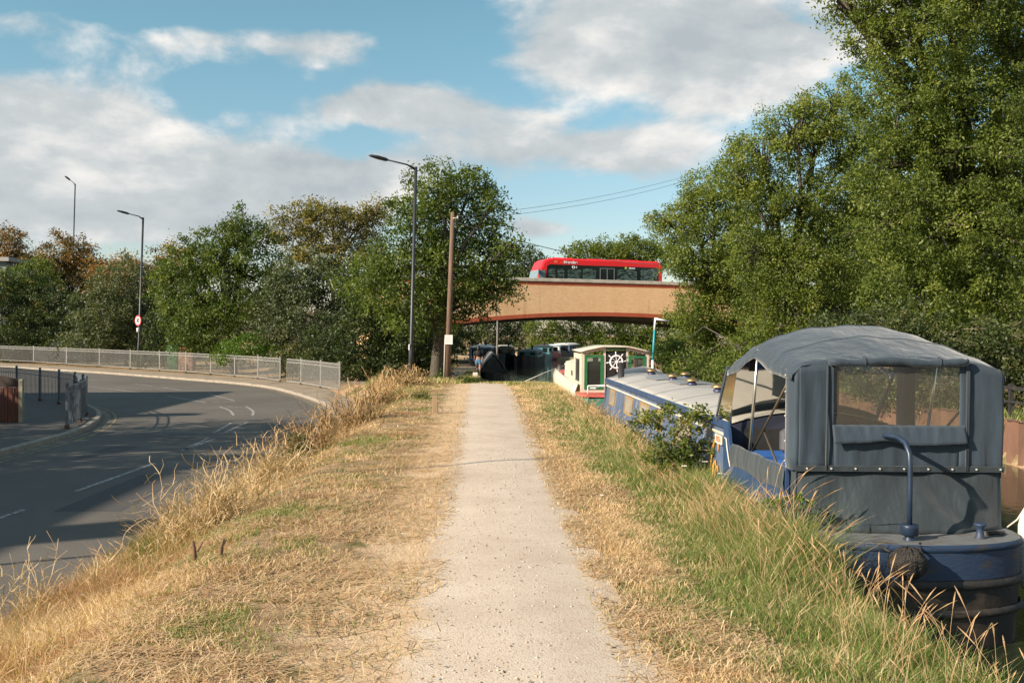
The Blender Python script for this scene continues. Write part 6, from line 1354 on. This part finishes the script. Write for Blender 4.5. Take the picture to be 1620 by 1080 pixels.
def rings(name, rr, mt, M_=24):
    m = MB(); ids = m.grid([[(PX_ + cx + a * math.cos(t_), DP + cy + b * math.sin(t_), PZ + z) for t_ in np.linspace(0, 2 * math.pi, M_ + 1)[:-1]] for cx, cy, z, a, b in rr], True, True); m.face(ids[0][::-1]); m.face(ids[-1]); return m
m = rings('top', [(0, 0, 1.14, .155, .115), (0, 0, 1.22, .165, .12), (0, 0, 1.34, .185, .125), (0, 0, 1.42, .17, .11), (0, 0, 1.47, .07, .07)], mtop)
for s_ in (-1, 1): m.tube([(PX_ + s_ * .14, DP, PZ + 1.40), (PX_ + s_ * .21, DP + .01, PZ + 1.32), (PX_ + s_ * .232, DP + .01, PZ + 1.17)], [.06, .068, .062], 12)
m.build('top', mtop, per)
m = rings('hair', [(0, -.045, 1.34, .04, .02), (0, -.05, 1.44, .085, .05), (0, -.02, 1.52, .10, .095), (0, .0, 1.60, .105, .115), (0, .0, 1.67, .085, .095), (0, .0, 1.71, .03, .04)], mtop); m.build('hair', mat('hair_dark', (.012, .010, .009), .5), per)
for s_, yy in ((.09, -.03), (-.09, .28)):
    m = MB(); x = PX_ + s_; y = DP + yy; rows = []
    for t_, w_, h_ in ((-.11, .03, .05), (-.07, .042, .085), (0, .045, .075), (.08, .045, .05), (.13, .03, .035)):
        rows.append([(x + w_ * math.cos(a_), y + t_, PZ + .002 + h_ * .5 + h_ * .5 * math.sin(a_)) for a_ in np.linspace(0, 2 * math.pi, 9)[:-1]])
    ids = m.grid(rows, True, True); m.face(ids[0]); m.face(ids[-1]); m.build('shoe', mat('shoe_white', (.55, .53, .5), .7), per)

# ------------------------------------------------------------------ houses and trees left of the road (their shade falls on it)
mhw = mat('house_brick', (.30, .15, .09), .9, .3, 3); mhr = mat('house_tiles', (.14, .08, .06), .9, .3, 3)
def house(label, x0, x1, y0, y1, eave, ridge):
    h_ = thing('house', label, 'house', ((x0 + x1) / 2, (y0 + y1) / 2, -.65), 'houses left of the road'); xm = (x0 + x1) / 2
    m = MB(); m.box((x0, y0, -.8), (x1, y1, eave)); m.poly([(x0, y0, eave), (x1, y0, eave), (xm, y0, ridge - .1)]); m.poly([(x0, y1, eave), (x1, y1, eave), (xm, y1, ridge - .1)]); m.build('wall', mhw, h_)
    m = MB(); m.grid([[(x0 - .35, y, eave - .1), (xm, y, ridge), (x1 + .35, y, eave - .1)] for y in (y0 - .25, y1 + .25)], False); rf = m.build('roof', mhr, h_, thick=.1)
    m = MB(); m.box((xm - .4, y0 + .6, ridge - .8), (xm + .4, y0 + 1.4, ridge + .9), .03); m.build('chimney', mhw, rf)
    for z in (.4, 3.0):
        y = y0 + 1.2
        while y < y1 - 1.4:
            m = MB(); m.box((x1 + .002, y, z), (x1 + .05, y + 1.2, z + 1.2), .01); w_ = m.build('window', mwht, h_)
            m = MB(); m.box((x1 + .051, y + .08, z + .08), (x1 + .06, y + 1.12, z + 1.12)); m.build('pane', mbg, w_); y += 2.6
house('brick house with tiled roof left of the view, nearer one', -27, -17.6, 2.2, 9.2, 4.9, 9.0)
house('brick house with tiled roof left of the view, farther one', -29, -20.5, 20.5, 33.5, 4.6, 7.6)
tree('street_tree', 'round tree between the two houses left of the view', 'tree', 'maple', (-19, 14.8, -.65), [(-19, 15.2, 6.0, 2.8, 3.6, 3.0), (-19, 12.8, 4.6, 2.0, 2.0, 2.2), (-18.6, 18.6, 5.4, 2.4, 2.6, 3.2)], .28, 2.2, .8, 70, .5, .15, trunk_r=.25)
